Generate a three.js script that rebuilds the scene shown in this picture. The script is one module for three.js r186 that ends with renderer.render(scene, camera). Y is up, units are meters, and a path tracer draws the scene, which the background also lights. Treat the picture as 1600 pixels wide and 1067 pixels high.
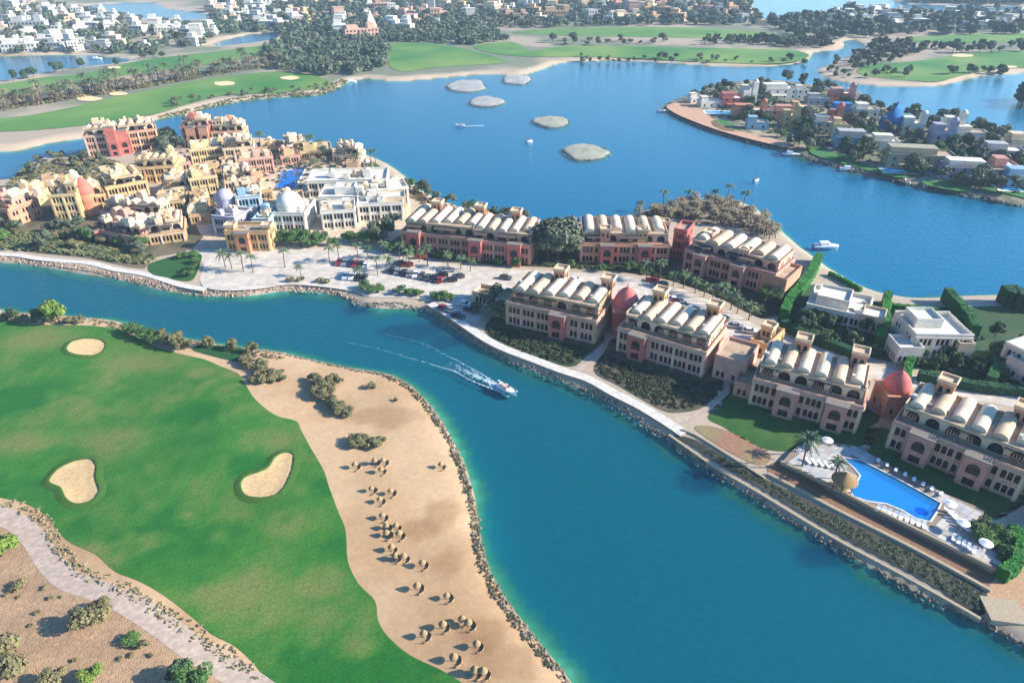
import * as THREE from 'three';
import { Sky } from 'three/addons/objects/Sky.js';
import { mergeGeometries, mergeVertices } from 'three/addons/utils/BufferGeometryUtils.js';

// ---------------------------------------------------------------- camera, sky, sun, exposure
const EYE = 100, PITCH = 31 * Math.PI / 180, FOC = 1067;      // drone about 100 m up, 24 mm lens
const scene = new THREE.Scene();
const camera = new THREE.PerspectiveCamera(2 * Math.atan(533.5 / FOC) * 180 / Math.PI, 1600 / 1067, 0.5, 9000);
camera.position.set(0, EYE, 0);
camera.rotation.set(-PITCH, 0, 0);
const SUN_EL = 27 * Math.PI / 180;
const sunDir = new THREE.Vector3(Math.cos(SUN_EL), Math.sin(SUN_EL), 0.06).normalize();
const sky = new Sky(); sky.name = 'sky'; sky.scale.setScalar(8000); sky.userData.kind = 'structure';
sky.material.uniforms.sunPosition.value.copy(sunDir);
sky.material.uniforms.turbidity.value = 2.5; sky.material.uniforms.rayleigh.value = 1.6;
sky.material.uniforms.mieCoefficient.value = 0.004; sky.material.uniforms.cloudCoverage.value = 0;
scene.add(sky);
scene.environmentIntensity = 0.2;
const sun = new THREE.DirectionalLight(new THREE.Color(1, 0.895, 0.75), 4.8);
sun.name = 'sun'; sun.position.copy(sunDir).multiplyScalar(900); sun.castShadow = true;
Object.assign(sun.shadow.camera, { left: -700, right: 700, top: 500, bottom: -500, near: 1, far: 2600 });
sun.shadow.mapSize.set(4096, 4096); sun.shadow.radius = 1.5;
sun.target.position.set(0, 0, -350); sun.position.add(sun.target.position); scene.add(sun, sun.target);
const renderer = new THREE.WebGLRenderer({ antialias: true });
renderer.toneMapping = THREE.LinearToneMapping;
renderer.toneMappingExposure = 2.05;
renderer.shadowMap.enabled = true;
scene.fog = new THREE.FogExp2(new THREE.Color(0.62, 0.81, 1.0), 0.00016);

// ---------------------------------------------------------------- helpers
let seedState = 12345;
const rnd = () => { seedState = (seedState * 1664525 + 1013904223) >>> 0; return seedState / 4294967296; };
const rr = (a, b) => a + (b - a) * rnd();
const pick = a => a[Math.floor(rnd() * a.length)];
const clamp = (x, a, b) => Math.max(a, Math.min(b, x));
const lerp = (a, b, t) => a + (b - a) * t;
const smooth = (a, b, x) => { const t = clamp((x - a) / (b - a), 0, 1); return t * t * (3 - 2 * t); };
const hash = (i, j) => { let h = (i * 374761393 + j * 668265263) | 0; h = Math.imul(h ^ (h >>> 13), 1274126177); return ((h ^ (h >>> 16)) >>> 0) / 4294967296; };
function vnoise(x, y, per = 0) {
  const i = Math.floor(x), j = Math.floor(y), f = x - i, g = y - j;
  const w = n => per ? ((n % per) + per) % per : n;
  const u = f * f * (3 - 2 * f), v = g * g * (3 - 2 * g);
  return lerp(lerp(hash(w(i), w(j)), hash(w(i + 1), w(j)), u), lerp(hash(w(i), w(j + 1)), hash(w(i + 1), w(j + 1)), u), v);
}
function fbm(x, y, o = 4, per = 0) { let s = 0, a = 0.5, t = 0; for (let k = 0; k < o; k++) { s += a * vnoise(x + k * 17, y - k * 31, per); t += a; a *= 0.5; x *= 2; y *= 2; per *= 2; } return s / t; }

// a pixel of the photograph -> the point where its ray meets the height h
function G(px, py, h = 0) {
  const cx = (px - 800) / FOC, cy = (533.5 - py) / FOC, c = Math.cos(PITCH), s = Math.sin(PITCH);
  const t = (h - EYE) / (cy * c - s);
  return [cx * t, -(c + cy * s) * t];
}
function catmull(pts, closed, seg = 5) {            // smooth line through [x, z] points
  const n = pts.length, out = [];
  const at = i => closed ? pts[(i + n) % n] : pts[clamp(i, 0, n - 1)];
  for (let i = 0; i < (closed ? n : n - 1); i++) {
    const [a, b, c, d] = [at(i - 1), at(i), at(i + 1), at(i + 2)];
    for (let k = 0; k < seg; k++) {
      const t = k / seg, q = [];
      for (let m = 0; m < 2; m++) q[m] = 0.5 * (2 * b[m] + (c[m] - a[m]) * t + (2 * a[m] - 5 * b[m] + 4 * c[m] - d[m]) * t * t + (3 * b[m] - a[m] - 3 * c[m] + d[m]) * t * t * t);
      out.push(q);
    }
  }
  if (!closed) out.push(pts[n - 1].slice());
  return out;
}
const gpoly = (px, h = 1.4, seg = 4) => { const p = px.map(([x, y]) => G(x, y, h)); return seg > 1 ? catmull(p, true, seg) : p; };
const gline = (px, h = 1.4, seg = 5) => catmull(px.map(([x, y]) => G(x, y, h)), false, seg);
function inside(p, x, z) { let c = false; for (let i = 0, j = p.length - 1; i < p.length; j = i++) if ((p[i][1] > z) !== (p[j][1] > z) && x < (p[j][0] - p[i][0]) * (z - p[i][1]) / (p[j][1] - p[i][1]) + p[i][0]) c = !c; return c; }
function distTo(p, x, z, closed = true) {
  let m = 1e18;
  for (let i = closed ? 0 : 1, n = p.length; i < n; i++) {
    const a = p[(i + n - 1) % n], b = p[i], dx = b[0] - a[0], dz = b[1] - a[1];
    const t = clamp(((x - a[0]) * dx + (z - a[1]) * dz) / (dx * dx + dz * dz + 1e-9), 0, 1), ex = x - a[0] - t * dx, ez = z - a[1] - t * dz, d = ex * ex + ez * ez;
    if (d < m) m = d;
  }
  return Math.sqrt(m);
}
// names, labels
const used = {};
const numbered = n => { const k = used[n] = (used[n] ?? -1) + 1; return k ? `${n}_${String(k).padStart(3, '0')}` : n; };
function put(o, name, label, category, group, kind) {
  o.name = numbered(name); if (label) o.userData.label = label; if (category) o.userData.category = category;
  if (group) o.userData.group = group; if (kind) o.userData.kind = kind; scene.add(o); return o;
}
function part(parent, name, geo, m) { const o = new THREE.Mesh(geo, m); o.name = name; o.castShadow = o.receiveShadow = true; parent.add(o); return o; }
const grp = () => new THREE.Group();

// ---------------------------------------------------------------- textures and materials
function tex(n, f, srgb, rx = 1, ry = rx) {
  const d = new Uint8Array(n * n * 4);
  for (let j = 0; j < n; j++) for (let i = 0; i < n; i++) { const c = f(i / n, j / n), k = (j * n + i) * 4; d[k] = clamp(c[0], 0, 1) * 255; d[k + 1] = clamp(c[1], 0, 1) * 255; d[k + 2] = clamp(c[2], 0, 1) * 255; d[k + 3] = 255; }
  const t = new THREE.DataTexture(d, n, n); t.wrapS = t.wrapT = THREE.RepeatWrapping; t.magFilter = t.minFilter = THREE.LinearFilter; t.repeat.set(rx, ry);
  if (srgb) t.colorSpace = THREE.SRGBColorSpace; t.needsUpdate = true; return t;
}
const again = (t, r) => { const c = t.clone(); c.repeat.set(r, r); c.needsUpdate = true; return c; };
const grey = v => [v, v, v];
const grainT = tex(512, (u, v) => grey(0.90 + 0.26 * (fbm(u * 16, v * 16, 5, 16) - 0.5) + 0.12 * (hash(u * 512 | 0, v * 512 | 0) - 0.5)), true);
const softT = tex(512, (u, v) => grey(0.94 + 0.10 * (fbm(u * 20, v * 20, 5, 20) - 0.5) + 0.05 * (hash(u * 512 | 0, v * 512 | 0) - 0.5)), true);
const bumpT = tex(512, (u, v) => grey(fbm(u * 24, v * 24, 5, 24)));
const waveT = tex(512, (u, v) => grey(0.6 * fbm(u * 12 + 0.5 * vnoise(u * 6, v * 6, 6), v * 22, 3, 0 || 12) + 0.4 * vnoise(u * 40, v * 64, 8)));
const grassT = tex(512, (u, v) => { const a = fbm(u * 20, v * 20, 4, 20), h = hash(u * 512 | 0, v * 512 | 0); return grey(0.86 + 0.36 * (a - 0.5) + 0.22 * (h - 0.5)); }, true);
const plasterT = tex(512, (u, v) => { const a = fbm(u * 6, v * 6, 5, 6), s = fbm(u * 40, v * 3, 3, 3); return grey(0.92 + 0.20 * (a - 0.5) + 0.10 * (s - 0.5)); }, true);
const stoneT = tex(512, (u, v) => { const a = fbm(u * 30, v * 30, 4, 30); return grey(0.86 + 0.4 * (a - 0.5)); }, true);
const C = (r, g, b) => new THREE.Color().setRGB(r, g, b);
const S = (r, g, b) => new THREE.Color().setRGB(r / 255, g / 255, b / 255, THREE.SRGBColorSpace);
function mat(color, o = {}) { return new THREE.MeshStandardMaterial({ color, roughness: 0.9, metalness: 0, ...o }); }
const plaster = (color, o = {}) => mat(color, { map: again(plasterT, 0.16), bumpMap: again(bumpT, 0.35), bumpScale: 0.02, ...o });
function uvm(g, k = 1) {                                 // uv in metres from the dominant axis of the normal
  if (!g.attributes.normal) g.computeVertexNormals();
  const p = g.attributes.position, n = g.attributes.normal, uv = new Float32Array(p.count * 2);
  for (let i = 0; i < p.count; i++) {
    const ax = Math.abs(n.getX(i)), ay = Math.abs(n.getY(i)), az = Math.abs(n.getZ(i));
    if (ay >= ax && ay >= az) { uv[2 * i] = p.getX(i) * k; uv[2 * i + 1] = p.getZ(i) * k; }
    else if (ax > az) { uv[2 * i] = p.getZ(i) * k; uv[2 * i + 1] = p.getY(i) * k; }
    else { uv[2 * i] = p.getX(i) * k; uv[2 * i + 1] = p.getY(i) * k; }
  }
  g.setAttribute('uv', new THREE.BufferAttribute(uv, 2)); return g;
}
function clean(g) { if (g.index) g = g.toNonIndexed(); for (const k of Object.keys(g.attributes)) if (!['position', 'normal', 'uv', 'color'].includes(k)) g.deleteAttribute(k); return g; }
const merge = a => a.length === 1 ? a[0] : mergeGeometries(a.map(clean));
const box = (w, h, d, x = 0, y = 0, z = 0) => uvm(clean(new THREE.BoxGeometry(w, h, d).translate(x, y + h / 2, z)));   // y is the underside

// ---------------------------------------------------------------- land masses (traced shorelines)
const LA = gpoly([[-800, 470], [-60, 482], [0, 488], [60, 490], [130, 496], [180, 502], [215, 514], [260, 524], [310, 533], [370, 543], [430, 549], [480, 561], [540, 574], [600, 583], [635, 598], [664, 624], [690, 658], [710, 694], [727, 730], [739, 768], [746, 805], [751, 842], [762, 882], [780, 920], [806, 957], [840, 1002], [874, 1042], [902, 1080], [940, 1140], [980, 1400], [-900, 1400]], 0);
const LB = gpoly([[-900, 380], [-300, 395], [0, 410], [40, 413], [90, 421], [130, 428], [180, 436], [215, 444], [250, 453], [290, 459], [330, 462], [370, 463], [400, 461], [440, 455], [480, 455], [520, 460], [550, 469], [566, 478], [600, 482], [650, 482], [672, 488], [700, 507], [740, 536], [770, 551], [800, 565], [830, 579], [880, 596], [930, 618], [980, 646], [1030, 679], [1070, 708], [1120, 742], [1180, 779], [1240, 816], [1300, 852], [1370, 892], [1440, 932], [1530, 970], [1570, 994], [1620, 1024], [1750, 1084], [2100, 1150], [2700, 900], [2700, 440], [1800, 452], [1600, 460], [1520, 462], [1440, 466], [1395, 462], [1360, 453], [1325, 436], [1295, 419], [1275, 404], [1250, 386], [1222, 362], [1195, 336], [1165, 319], [1125, 311], [1080, 312], [1035, 321], [995, 333], [950, 343], [900, 348], [850, 350], [800, 345], [750, 334], [700, 317], [660, 299], [640, 283], [615, 263], [585, 247], [550, 237], [500, 229], [450, 221], [400, 216], [340, 216], [250, 217], [200, 224], [150, 227], [120, 239], [60, 249], [42, 256], [38, 263], [20, 276], [0, 282], [-300, 300], [-900, 310]], 0);
const LC = gpoly([[-900, 240], [-300, 238], [0, 237], [45, 231], [85, 222], [140, 215], [200, 206], [245, 187], [285, 178], [330, 166], [370, 159], [430, 152], [490, 149], [520, 141], [545, 128], [575, 123], [620, 127], [690, 122], [760, 116], [810, 119], [840, 111], [875, 99], [920, 96], [980, 95], [1050, 99], [1110, 103], [1160, 105], [1210, 103], [1250, 98], [1267, 91], [1272, 82], [1300, 79], [1318, 76], [1320, 65], [1335, 62], [1350, 68], [1353, 78], [1345, 85], [1320, 90], [1300, 100], [1281, 107], [1279, 112], [1290, 121], [1320, 128], [1370, 134], [1420, 136], [1470, 134], [1500, 127], [1540, 119], [1600, 115], [1700, 111], [2600, 104], [2600, -70], [-1000, -70]], 0, 3);
const LE = gpoly([[1037, 165], [1045, 175], [1065, 187], [1100, 201], [1140, 214], [1190, 227], [1230, 237], [1260, 249], [1300, 259], [1340, 271], [1400, 282], [1450, 294], [1500, 303], [1550, 312], [1600, 322], [1700, 341], [2200, 400], [2600, 380], [2600, 215], [1800, 210], [1600, 213], [1560, 211], [1530, 201], [1490, 191], [1460, 187], [1430, 181], [1400, 173], [1380, 167], [1355, 159], [1340, 151], [1320, 144], [1290, 137], [1260, 131], [1220, 126], [1180, 125], [1150, 128], [1110, 137], [1075, 149], [1050, 158]], 0);
const LF = gpoly([[1588, 148], [1610, 143], [1700, 136], [1800, 150], [1700, 172], [1620, 168], [1594, 160]], 0);
const PONDS = [
  [[-600, 88], [0, 88], [60, 86], [130, 86], [200, 92], [190, 98], [150, 103], [100, 108], [60, 115], [20, 122], [0, 126], [-600, 150]],
  [[140, 8], [200, 5], [245, 6], [262, 14], [322, 22], [315, 30], [260, 32], [210, 28], [180, 20], [140, 14]],
  [[340, 72], [400, 66], [432, 60], [425, 52], [395, 53], [370, 58], [340, 66]],
  [[1160, -12], [1175, 8], [1188, 26], [1215, 33], [1250, 30], [1280, 20], [1340, 13], [1420, 17], [1620, 16], [1620, 10], [1420, 6], [1380, -6], [1300, -20]],
].map(p => gpoly(p, 0, 3));
const LANDS = [LA, LB, LC, LE, LF];
const boxOf = p => { let a = [1e9, -1e9, 1e9, -1e9]; for (const [x, z] of p) a = [Math.min(a[0], x), Math.max(a[1], x), Math.min(a[2], z), Math.max(a[3], z)]; return a; };
const LBOX = LANDS.map(boxOf), PBOX = PONDS.map(boxOf);
const far = (b, x, z) => Math.max(b[0] - x, x - b[1], b[2] - z, z - b[3]);
function shore(x, z) {                                  // [signed distance to the shore, land number]
  let best = -1e9, which = -1;
  for (let k = 0; k < LANDS.length; k++) {
    if (far(LBOX[k], x, z) > -best && best > -1e8) continue;
    const d = distTo(LANDS[k], x, z), s = inside(LANDS[k], x, z) ? d : -d;
    if (s > best) { best = s; which = k; }
  }
  if (which === 2) for (let k = 0; k < PONDS.length; k++) {
    if (far(PBOX[k], x, z) > Math.abs(best)) continue;
    const d = distTo(PONDS[k], x, z), s = inside(PONDS[k], x, z) ? -d : d;
    if (s < best) best = s;
  }
  return [best, which];
}
const TOP = 1.4;
function heightFrom(sd, k, x, z) {
  if (sd < 0) return -1.2 * (1 - Math.exp(sd / (k === 0 ? 3 : k === 1 ? 1.8 : 4)));
  const r = k === 0 ? 3 : k === 1 ? 1.6 : 4;
  let h = TOP * (1 - Math.exp(-sd / r));
  if (k === 0) h += smooth(4, 22, sd) * (1.5 * (vnoise(x / 34 + 5, z / 34) - 0.5) + 0.35 * (vnoise(x / 11, z / 11) - 0.5)) + smooth(1, 5, sd) * 0.10 * (vnoise(x / 3, z / 3) - 0.5);
  return h;
}
const H = (x, z) => { const [s, k] = shore(x, z); return heightFrom(s, k, x, z); };
const P = (px, py, h = TOP) => { const [x, z] = G(px, py, h); return new THREE.Vector3(x, Math.max(H(x, z), 0), z); };

// ---------------------------------------------------------------- ground: one sheet from the drone to the horizon
{
  const lines = (lo, d0, d1, hi, st, k) => { const a = []; for (let v = d0; v <= d1 + 1e-6; v += st) a.push(v); let s = st, v = d1; while (v < hi) { s *= 1 + k; v += s; a.push(v); } s = st; v = d0; while (v > lo) { s *= 1 + k; v -= s; a.unshift(v); } return a; };
  const xs = lines(-5000, -130, 130, 5000, 1.6, 0.022), zs = lines(-5200, -235, -44, 60, 1.6, 0.017);
  const nx = xs.length, nz = zs.length, pos = new Float32Array(nx * nz * 3), col = new Float32Array(nx * nz * 3), uv = new Float32Array(nx * nz * 2), idx = [];
  // the lagoon lies beyond the spine of the resort peninsula, the canal on this side of it
  const SPINE = [[-900, 345], [0, 345], [300, 310], [500, 300], [640, 330], [850, 380], [1050, 390], [1300, 440], [1700, 540], [2700, 640]].map(([a, b]) => G(a, b));
  const isLagoon = (x, z) => { if (x < SPINE[0][0]) return z < SPINE[0][1]; for (let i = 1; i < SPINE.length; i++) if (x < SPINE[i][0]) return z < lerp(SPINE[i - 1][1], SPINE[i][1], (x - SPINE[i - 1][0]) / (SPINE[i][0] - SPINE[i - 1][0])); return z < SPINE[SPINE.length - 1][1]; };
  const DARK_BED = [[1095, 748, 4], [1285, 862, 4.5], [640, 515, 7], [700, 530, 4], [560, 480, 4]].map(([a, b, r]) => [...G(a, b), r]);
  const DAMP = [[685, 805, 6, 0.8], [655, 830, 4, 1.2], [760, 985, 4, 1.4], [700, 880, 4, 1], [790, 1040, 5, 1.3], [600, 650, 5, 2]].map(([a, b, r, s]) => [...G(a, b, 1.4), r, s]);
  const sandA = [0.60, 0.40, 0.225], sandA2 = [0.48, 0.30, 0.155], soilB = [0.50, 0.40, 0.29], far1 = [0.44, 0.35, 0.25], far2 = [0.20, 0.22, 0.14], weedE = [0.15, 0.17, 0.10];
  for (let j = 0; j < nz; j++) for (let i = 0; i < nx; i++) {
    const x = xs[i], z = zs[j], [sd, k] = shore(x, z), q = j * nx + i, y = heightFrom(sd, k, x, z);
    pos.set([x, y, z], q * 3); uv.set([x, z], q * 2);
    const n1 = fbm(x / 22, z / 22, 4), n2 = fbm(x / 5 + 9, z / 5, 3);
    let a = k === 0 ? sandA.map((c, m) => lerp(c, sandA2[m], smooth(0.42, 0.68, n1))) : k === 1 ? soilB : k === 2 ? far1.map((c, m) => lerp([0.62, 0.47, 0.32][m], lerp(c, far2[m], smooth(0.4, 0.6, fbm(x / 60, z / 60, 4))), smooth(7, 15, sd + 14 * (n1 - 0.5)))) : weedE.map((c, m) => lerp(c, far1[m], smooth(0.45, 0.65, n2)));
    for (const [wx, wz, wr, ws] of DAMP) { const e = Math.hypot((x - wx) / ws, z - wz) / wr + 0.8 * (n2 - 0.5) + 0.5 * (n1 - 0.5); if (k === 0 && e < 1) a = a.map((v, m) => lerp(v, v * [0.78, 0.72, 0.66][m], smooth(1, 0.6, e))); }   // coarser brown sand
    // bed colours: sand, algae, then teal darkening painted in for water depth, ragged limits
    const d = -sd + 3.4 * (n2 - 0.5) + 1.6 * (n1 - 0.5);
    const w = [[0, a], [0.3, [0.30, 0.23, 0.12]], [1.4, [0.26, 0.22, 0.11]], [1.8, [0.10, 0.18, 0.11]], [3.0, [0.0, 0.128, 0.16]]];
    if (isLagoon(x, z)) w[4][1] = [0.0, 0.165, 0.30];  // bluer water colour painted into the lagoon bed
    let c = a;
    if (d > 0) { c = w[4][1]; for (let m = 0; m < 4; m++) if (d < w[m + 1][0]) { const t = (d - w[m][0]) / (w[m + 1][0] - w[m][0]); c = w[m][1].map((v, e) => lerp(v, w[m + 1][1][e], t)); break; } }
    if (sd < 0) for (const [wx, wz, wr] of DARK_BED) { const e = Math.hypot((x - wx) / 1.6, z - wz) / wr + 0.9 * (n2 - 0.5); if (e < 1) c = c.map((v, m) => lerp(v, [0.0, 0.065, 0.11][m], smooth(1, 0.55, e))); }   // darker blue patches on the bed, with ragged rims
    col.set(c.map(v => v * (sd < -5 ? 1 : 0.92 + 0.16 * n2)), q * 3);
    if (i && j) idx.push(q, q - nx, q - 1, q - nx, q - nx - 1, q - 1);
  }
  const g = new THREE.BufferGeometry();
  g.setAttribute('position', new THREE.BufferAttribute(pos, 3)); g.setAttribute('color', new THREE.BufferAttribute(col, 3)); g.setAttribute('uv', new THREE.BufferAttribute(uv, 2));
  g.setIndex(idx); g.computeVertexNormals();
  if (g.attributes.normal.getY(5) < 0) { g.setIndex(idx.map((v, i) => idx[i - i % 3 + [0, 2, 1][i % 3]])); g.computeVertexNormals(); }
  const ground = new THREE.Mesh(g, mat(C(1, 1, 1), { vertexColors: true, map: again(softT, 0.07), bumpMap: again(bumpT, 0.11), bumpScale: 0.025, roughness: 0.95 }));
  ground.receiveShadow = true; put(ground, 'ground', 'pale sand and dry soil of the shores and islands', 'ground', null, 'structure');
  const wg = new THREE.PlaneGeometry(10400, 5500).rotateX(-Math.PI / 2).translate(0, 0, -2600); uvm(wg);
  const water = new THREE.Mesh(wg, new THREE.MeshPhysicalMaterial({ color: C(0.32, 0.88, 0.93), roughness: 0.1, ior: 1.33, transmission: 1, thickness: 0, bumpMap: again(waveT, 0.045), bumpScale: 0.12 }));
  water.receiveShadow = true; put(water, 'water', 'teal and blue lagoon water with fine ripples', 'water', null, 'structure');
}

// a sheet that follows the ground, cut exactly along its outline
function clipAxis(poly, ax, lim, keepLess) {
  const out = [], inn = p => keepLess ? p[ax] <= lim : p[ax] >= lim;
  for (let i = 0; i < poly.length; i++) {
    const a = poly[i], b = poly[(i + 1) % poly.length], ia = inn(a), ib = inn(b);
    if (ia) out.push(a);
    if (ia !== ib) { const t = (lim - a[ax]) / (b[ax] - a[ax]), q = [lerp(a[0], b[0], t), lerp(a[1], b[1], t)]; q[ax] = lim; out.push(q); }
  }
  return out;
}
const areaOf = p => { let s = 0; for (let i = 0, j = p.length - 1; i < p.length; j = i++) s += p[j][0] * p[i][1] - p[i][0] * p[j][1]; return s / 2; };
function sheetGeo(poly, cell, lift, colFn, hFn = H) {
  const b = boxOf(poly), pos = [], col = [], uv = [], nor = [], cache = new Map();
  const info = (x, z) => { const k = x.toFixed(3) + ',' + z.toFixed(3); let v = cache.get(k); if (!v) { const y = hFn(x, z), e = 0.4; v = [y + lift, (y - hFn(x + e, z)) / e, (y - hFn(x, z + e)) / e, colFn ? colFn(x, z) : null]; const l = Math.hypot(v[1], 1, v[2]); v[1] /= l; v[2] /= l; v[4] = 1 / l; cache.set(k, v); } return v; };
  const push = ([x, z]) => { const v = info(x, z); pos.push(x, v[0], z); nor.push(v[1], v[4], v[2]); uv.push(x, z); if (colFn) col.push(...v[3]); };
  for (let x = Math.floor(b[0] / cell) * cell; x < b[1]; x += cell) {
    let strip = clipAxis(clipAxis(poly, 0, x, false), 0, x + cell, true); if (strip.length < 3) continue;
    const sb = boxOf(strip);
    for (let z = Math.floor(sb[2] / cell) * cell; z < sb[3]; z += cell) {
      let p = clipAxis(clipAxis(strip, 1, z, false), 1, z + cell, true); if (p.length < 3) continue;
      p = p.filter((q, i) => { const r = p[(i + 1) % p.length]; return Math.hypot(q[0] - r[0], q[1] - r[1]) > 1e-5; });
      const a = areaOf(p); if (p.length < 3 || Math.abs(a) < 1e-4) continue;
      const tri = p.length === 3 ? [[0, 1, 2]] : p.length === 4 ? [[0, 1, 2], [0, 2, 3]] : THREE.ShapeUtils.triangulateShape(p.map(q => new THREE.Vector2(q[0], q[1])), []);
      for (const t of tri) { const q = t.map(i => p[i]); if (areaOf(q) > 0) q.reverse(); q.forEach(push); }
    }
  }
  const g = new THREE.BufferGeometry();
  g.setAttribute('position', new THREE.Float32BufferAttribute(pos, 3)); g.setAttribute('normal', new THREE.Float32BufferAttribute(nor, 3)); g.setAttribute('uv', new THREE.Float32BufferAttribute(uv, 2));
  if (colFn) g.setAttribute('color', new THREE.Float32BufferAttribute(col, 3));
  return g;
}
function sheet(name, label, cat, poly, m, lift = 0.04, cell = 4, colFn, hFn) {
  const o = new THREE.Mesh(sheetGeo(poly, cell, lift, colFn, hFn), m); o.receiveShadow = true;
  return put(o, name, label, cat, null, 'structure');
}
const FLAT = () => TOP;
function skirtOf(parent, name, poly, top, bottom, m) {     // upright edge of a paved sheet
  const pos = [];
  for (let i = 0, j = poly.length - 1; i < poly.length; j = i++) { const [a, b] = [poly[j], poly[i]]; pos.push(a[0], bottom, a[1], b[0], bottom, b[1], b[0], top, b[1], a[0], bottom, a[1], b[0], top, b[1], a[0], top, a[1]); }
  const g = new THREE.BufferGeometry(); g.setAttribute('position', new THREE.Float32BufferAttribute(pos, 3)); g.computeVertexNormals(); uvm(g); return part(parent, name, g, m);
}
function ribbon(line, w) {                                // outline of a band of width w along a line
  const L = [], R = [];
  for (let i = 0; i < line.length; i++) {
    const a = line[Math.max(0, i - 1)], b = line[Math.min(line.length - 1, i + 1)], dx = b[0] - a[0], dz = b[1] - a[1], l = Math.hypot(dx, dz) || 1, ww = (typeof w === 'function' ? w(i / (line.length - 1)) : w) / 2;
    L.push([line[i][0] - dz / l * ww, line[i][1] + dx / l * ww]); R.unshift([line[i][0] + dz / l * ww, line[i][1] - dx / l * ww]);
  }
  return L.concat(R);
}
// ---------------------------------------------------------------- lawns, paths, paving
const mixc = (a, b, t) => a.map((v, i) => lerp(v, b[i], t));
const lawnM = mat(C(1, 1, 1), { vertexColors: true, map: again(grassT, 0.22), bumpMap: again(bumpT, 0.8), bumpScale: 0.05 });
const FAIR = gpoly([[-300, 490], [-100, 495], [0, 500], [60, 507], [130, 508], [180, 512], [200, 520], [245, 542], [290, 555], [320, 562], [345, 573], [372, 585], [385, 605], [400, 628], [430, 650], [462, 658], [470, 672], [485, 700], [505, 735], [515, 765], [528, 800], [540, 830], [543, 875], [560, 910], [585, 935], [590, 965], [605, 990], [640, 1020], [690, 1045], [725, 1067], [780, 1110], [760, 1300], [460, 1300], [425, 1100], [408, 1050], [370, 1010], [330, 990], [300, 965], [260, 935], [220, 912], [180, 895], [150, 868], [110, 848], [88, 828], [62, 797], [0, 775], [-150, 765], [-400, 760]]);
// dry and lush patches of the fairway: [px, py, radius in m, stretch, kind]
const patches = [[60, 530, 9, 2, 1], [240, 565, 8, 2.2, 1], [310, 583, 4, 1.5, 1], [420, 690, 7, 1.5, 1], [170, 690, 9, 1.5, 1], [450, 820, 6, 1.2, 1], [330, 900, 10, 1.5, 1], [400, 940, 9, 1.3, 1], [200, 860, 7, 2.5, 1], [510, 900, 6, 1, 1], [30, 690, 6, 2, 1], [560, 1010, 4, 1, 1], [380, 730, 6, 1.2, -1], [290, 840, 9, 1.6, -1], [260, 815, 6, 1.6, -1], [90, 706, 5, 2, -1], [490, 1045, 7, 1.6, -1], [620, 1050, 6, 1.8, -1], [300, 640, 7, 1.4, -1], [510, 760, 6, 1, -1], [120, 830, 5, 2, -1], [540, 860, 5, 1, -1], [300, 880, 7, 2, -1], [410, 600, 5, 1.4, -1], [20, 620, 6, 2, -1]].map(([x, y, r, s, k]) => [...G(x, y, 1.4), r, s, k]);
function fairCol(x, z) {
  const a = fbm(x / 15 + 3, z / 15, 5), b = fbm(x / 4, z / 4 + 7, 3);
  let t = 0.48 + 1.2 * (a - 0.5);
  for (const [px, pz, r, s, k] of patches) { const d = Math.hypot((x - px) / s, z - pz) / r + 1.0 * (b - 0.5) + 0.7 * (a - 0.5); if (d < 1) t += k * 0.45 * smooth(1, 0.25, d); }
  t = clamp(t + 0.7 * (b - 0.5) + 0.3 * (fbm(x / 1.6, z / 1.6, 2) - 0.5), 0, 1);
  const lush = [0.006, 0.17, 0.010], mid = [0.05, 0.225, 0.018], dry = [0.19, 0.25, 0.055];
  return t < 0.5 ? mixc(lush, mid, t * 2) : mixc(mid, dry, t * 2 - 1);
}
sheet('fairway', 'mottled green golf fairway with dry yellowish patches and three sand bunkers', 'lawn', FAIR, lawnM, 0.05, 0.8, fairCol);
sheet('tee_lawn', 'small dark green tee lawn at the sandy shore of the golf course', 'lawn', gpoly([[300, 545], [312, 537], [350, 536], [384, 541], [388, 554], [378, 566], [350, 561], [312, 551]]), lawnM, 0.08, 1.5, (x, z) => mixc([0.008, 0.09, 0.018], [0.016, 0.13, 0.022], fbm(x / 3, z / 3, 3)));
const bunkSand = mat(S(236, 198, 142), { map: again(grainT, 0.2), bumpMap: again(bumpT, 0.6), bumpScale: 0.05 });
const lipM = mat(C(0.062, 0.175, 0.014), { map: again(grassT, 0.3), bumpMap: again(bumpT, 1), bumpScale: 0.05 });
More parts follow.
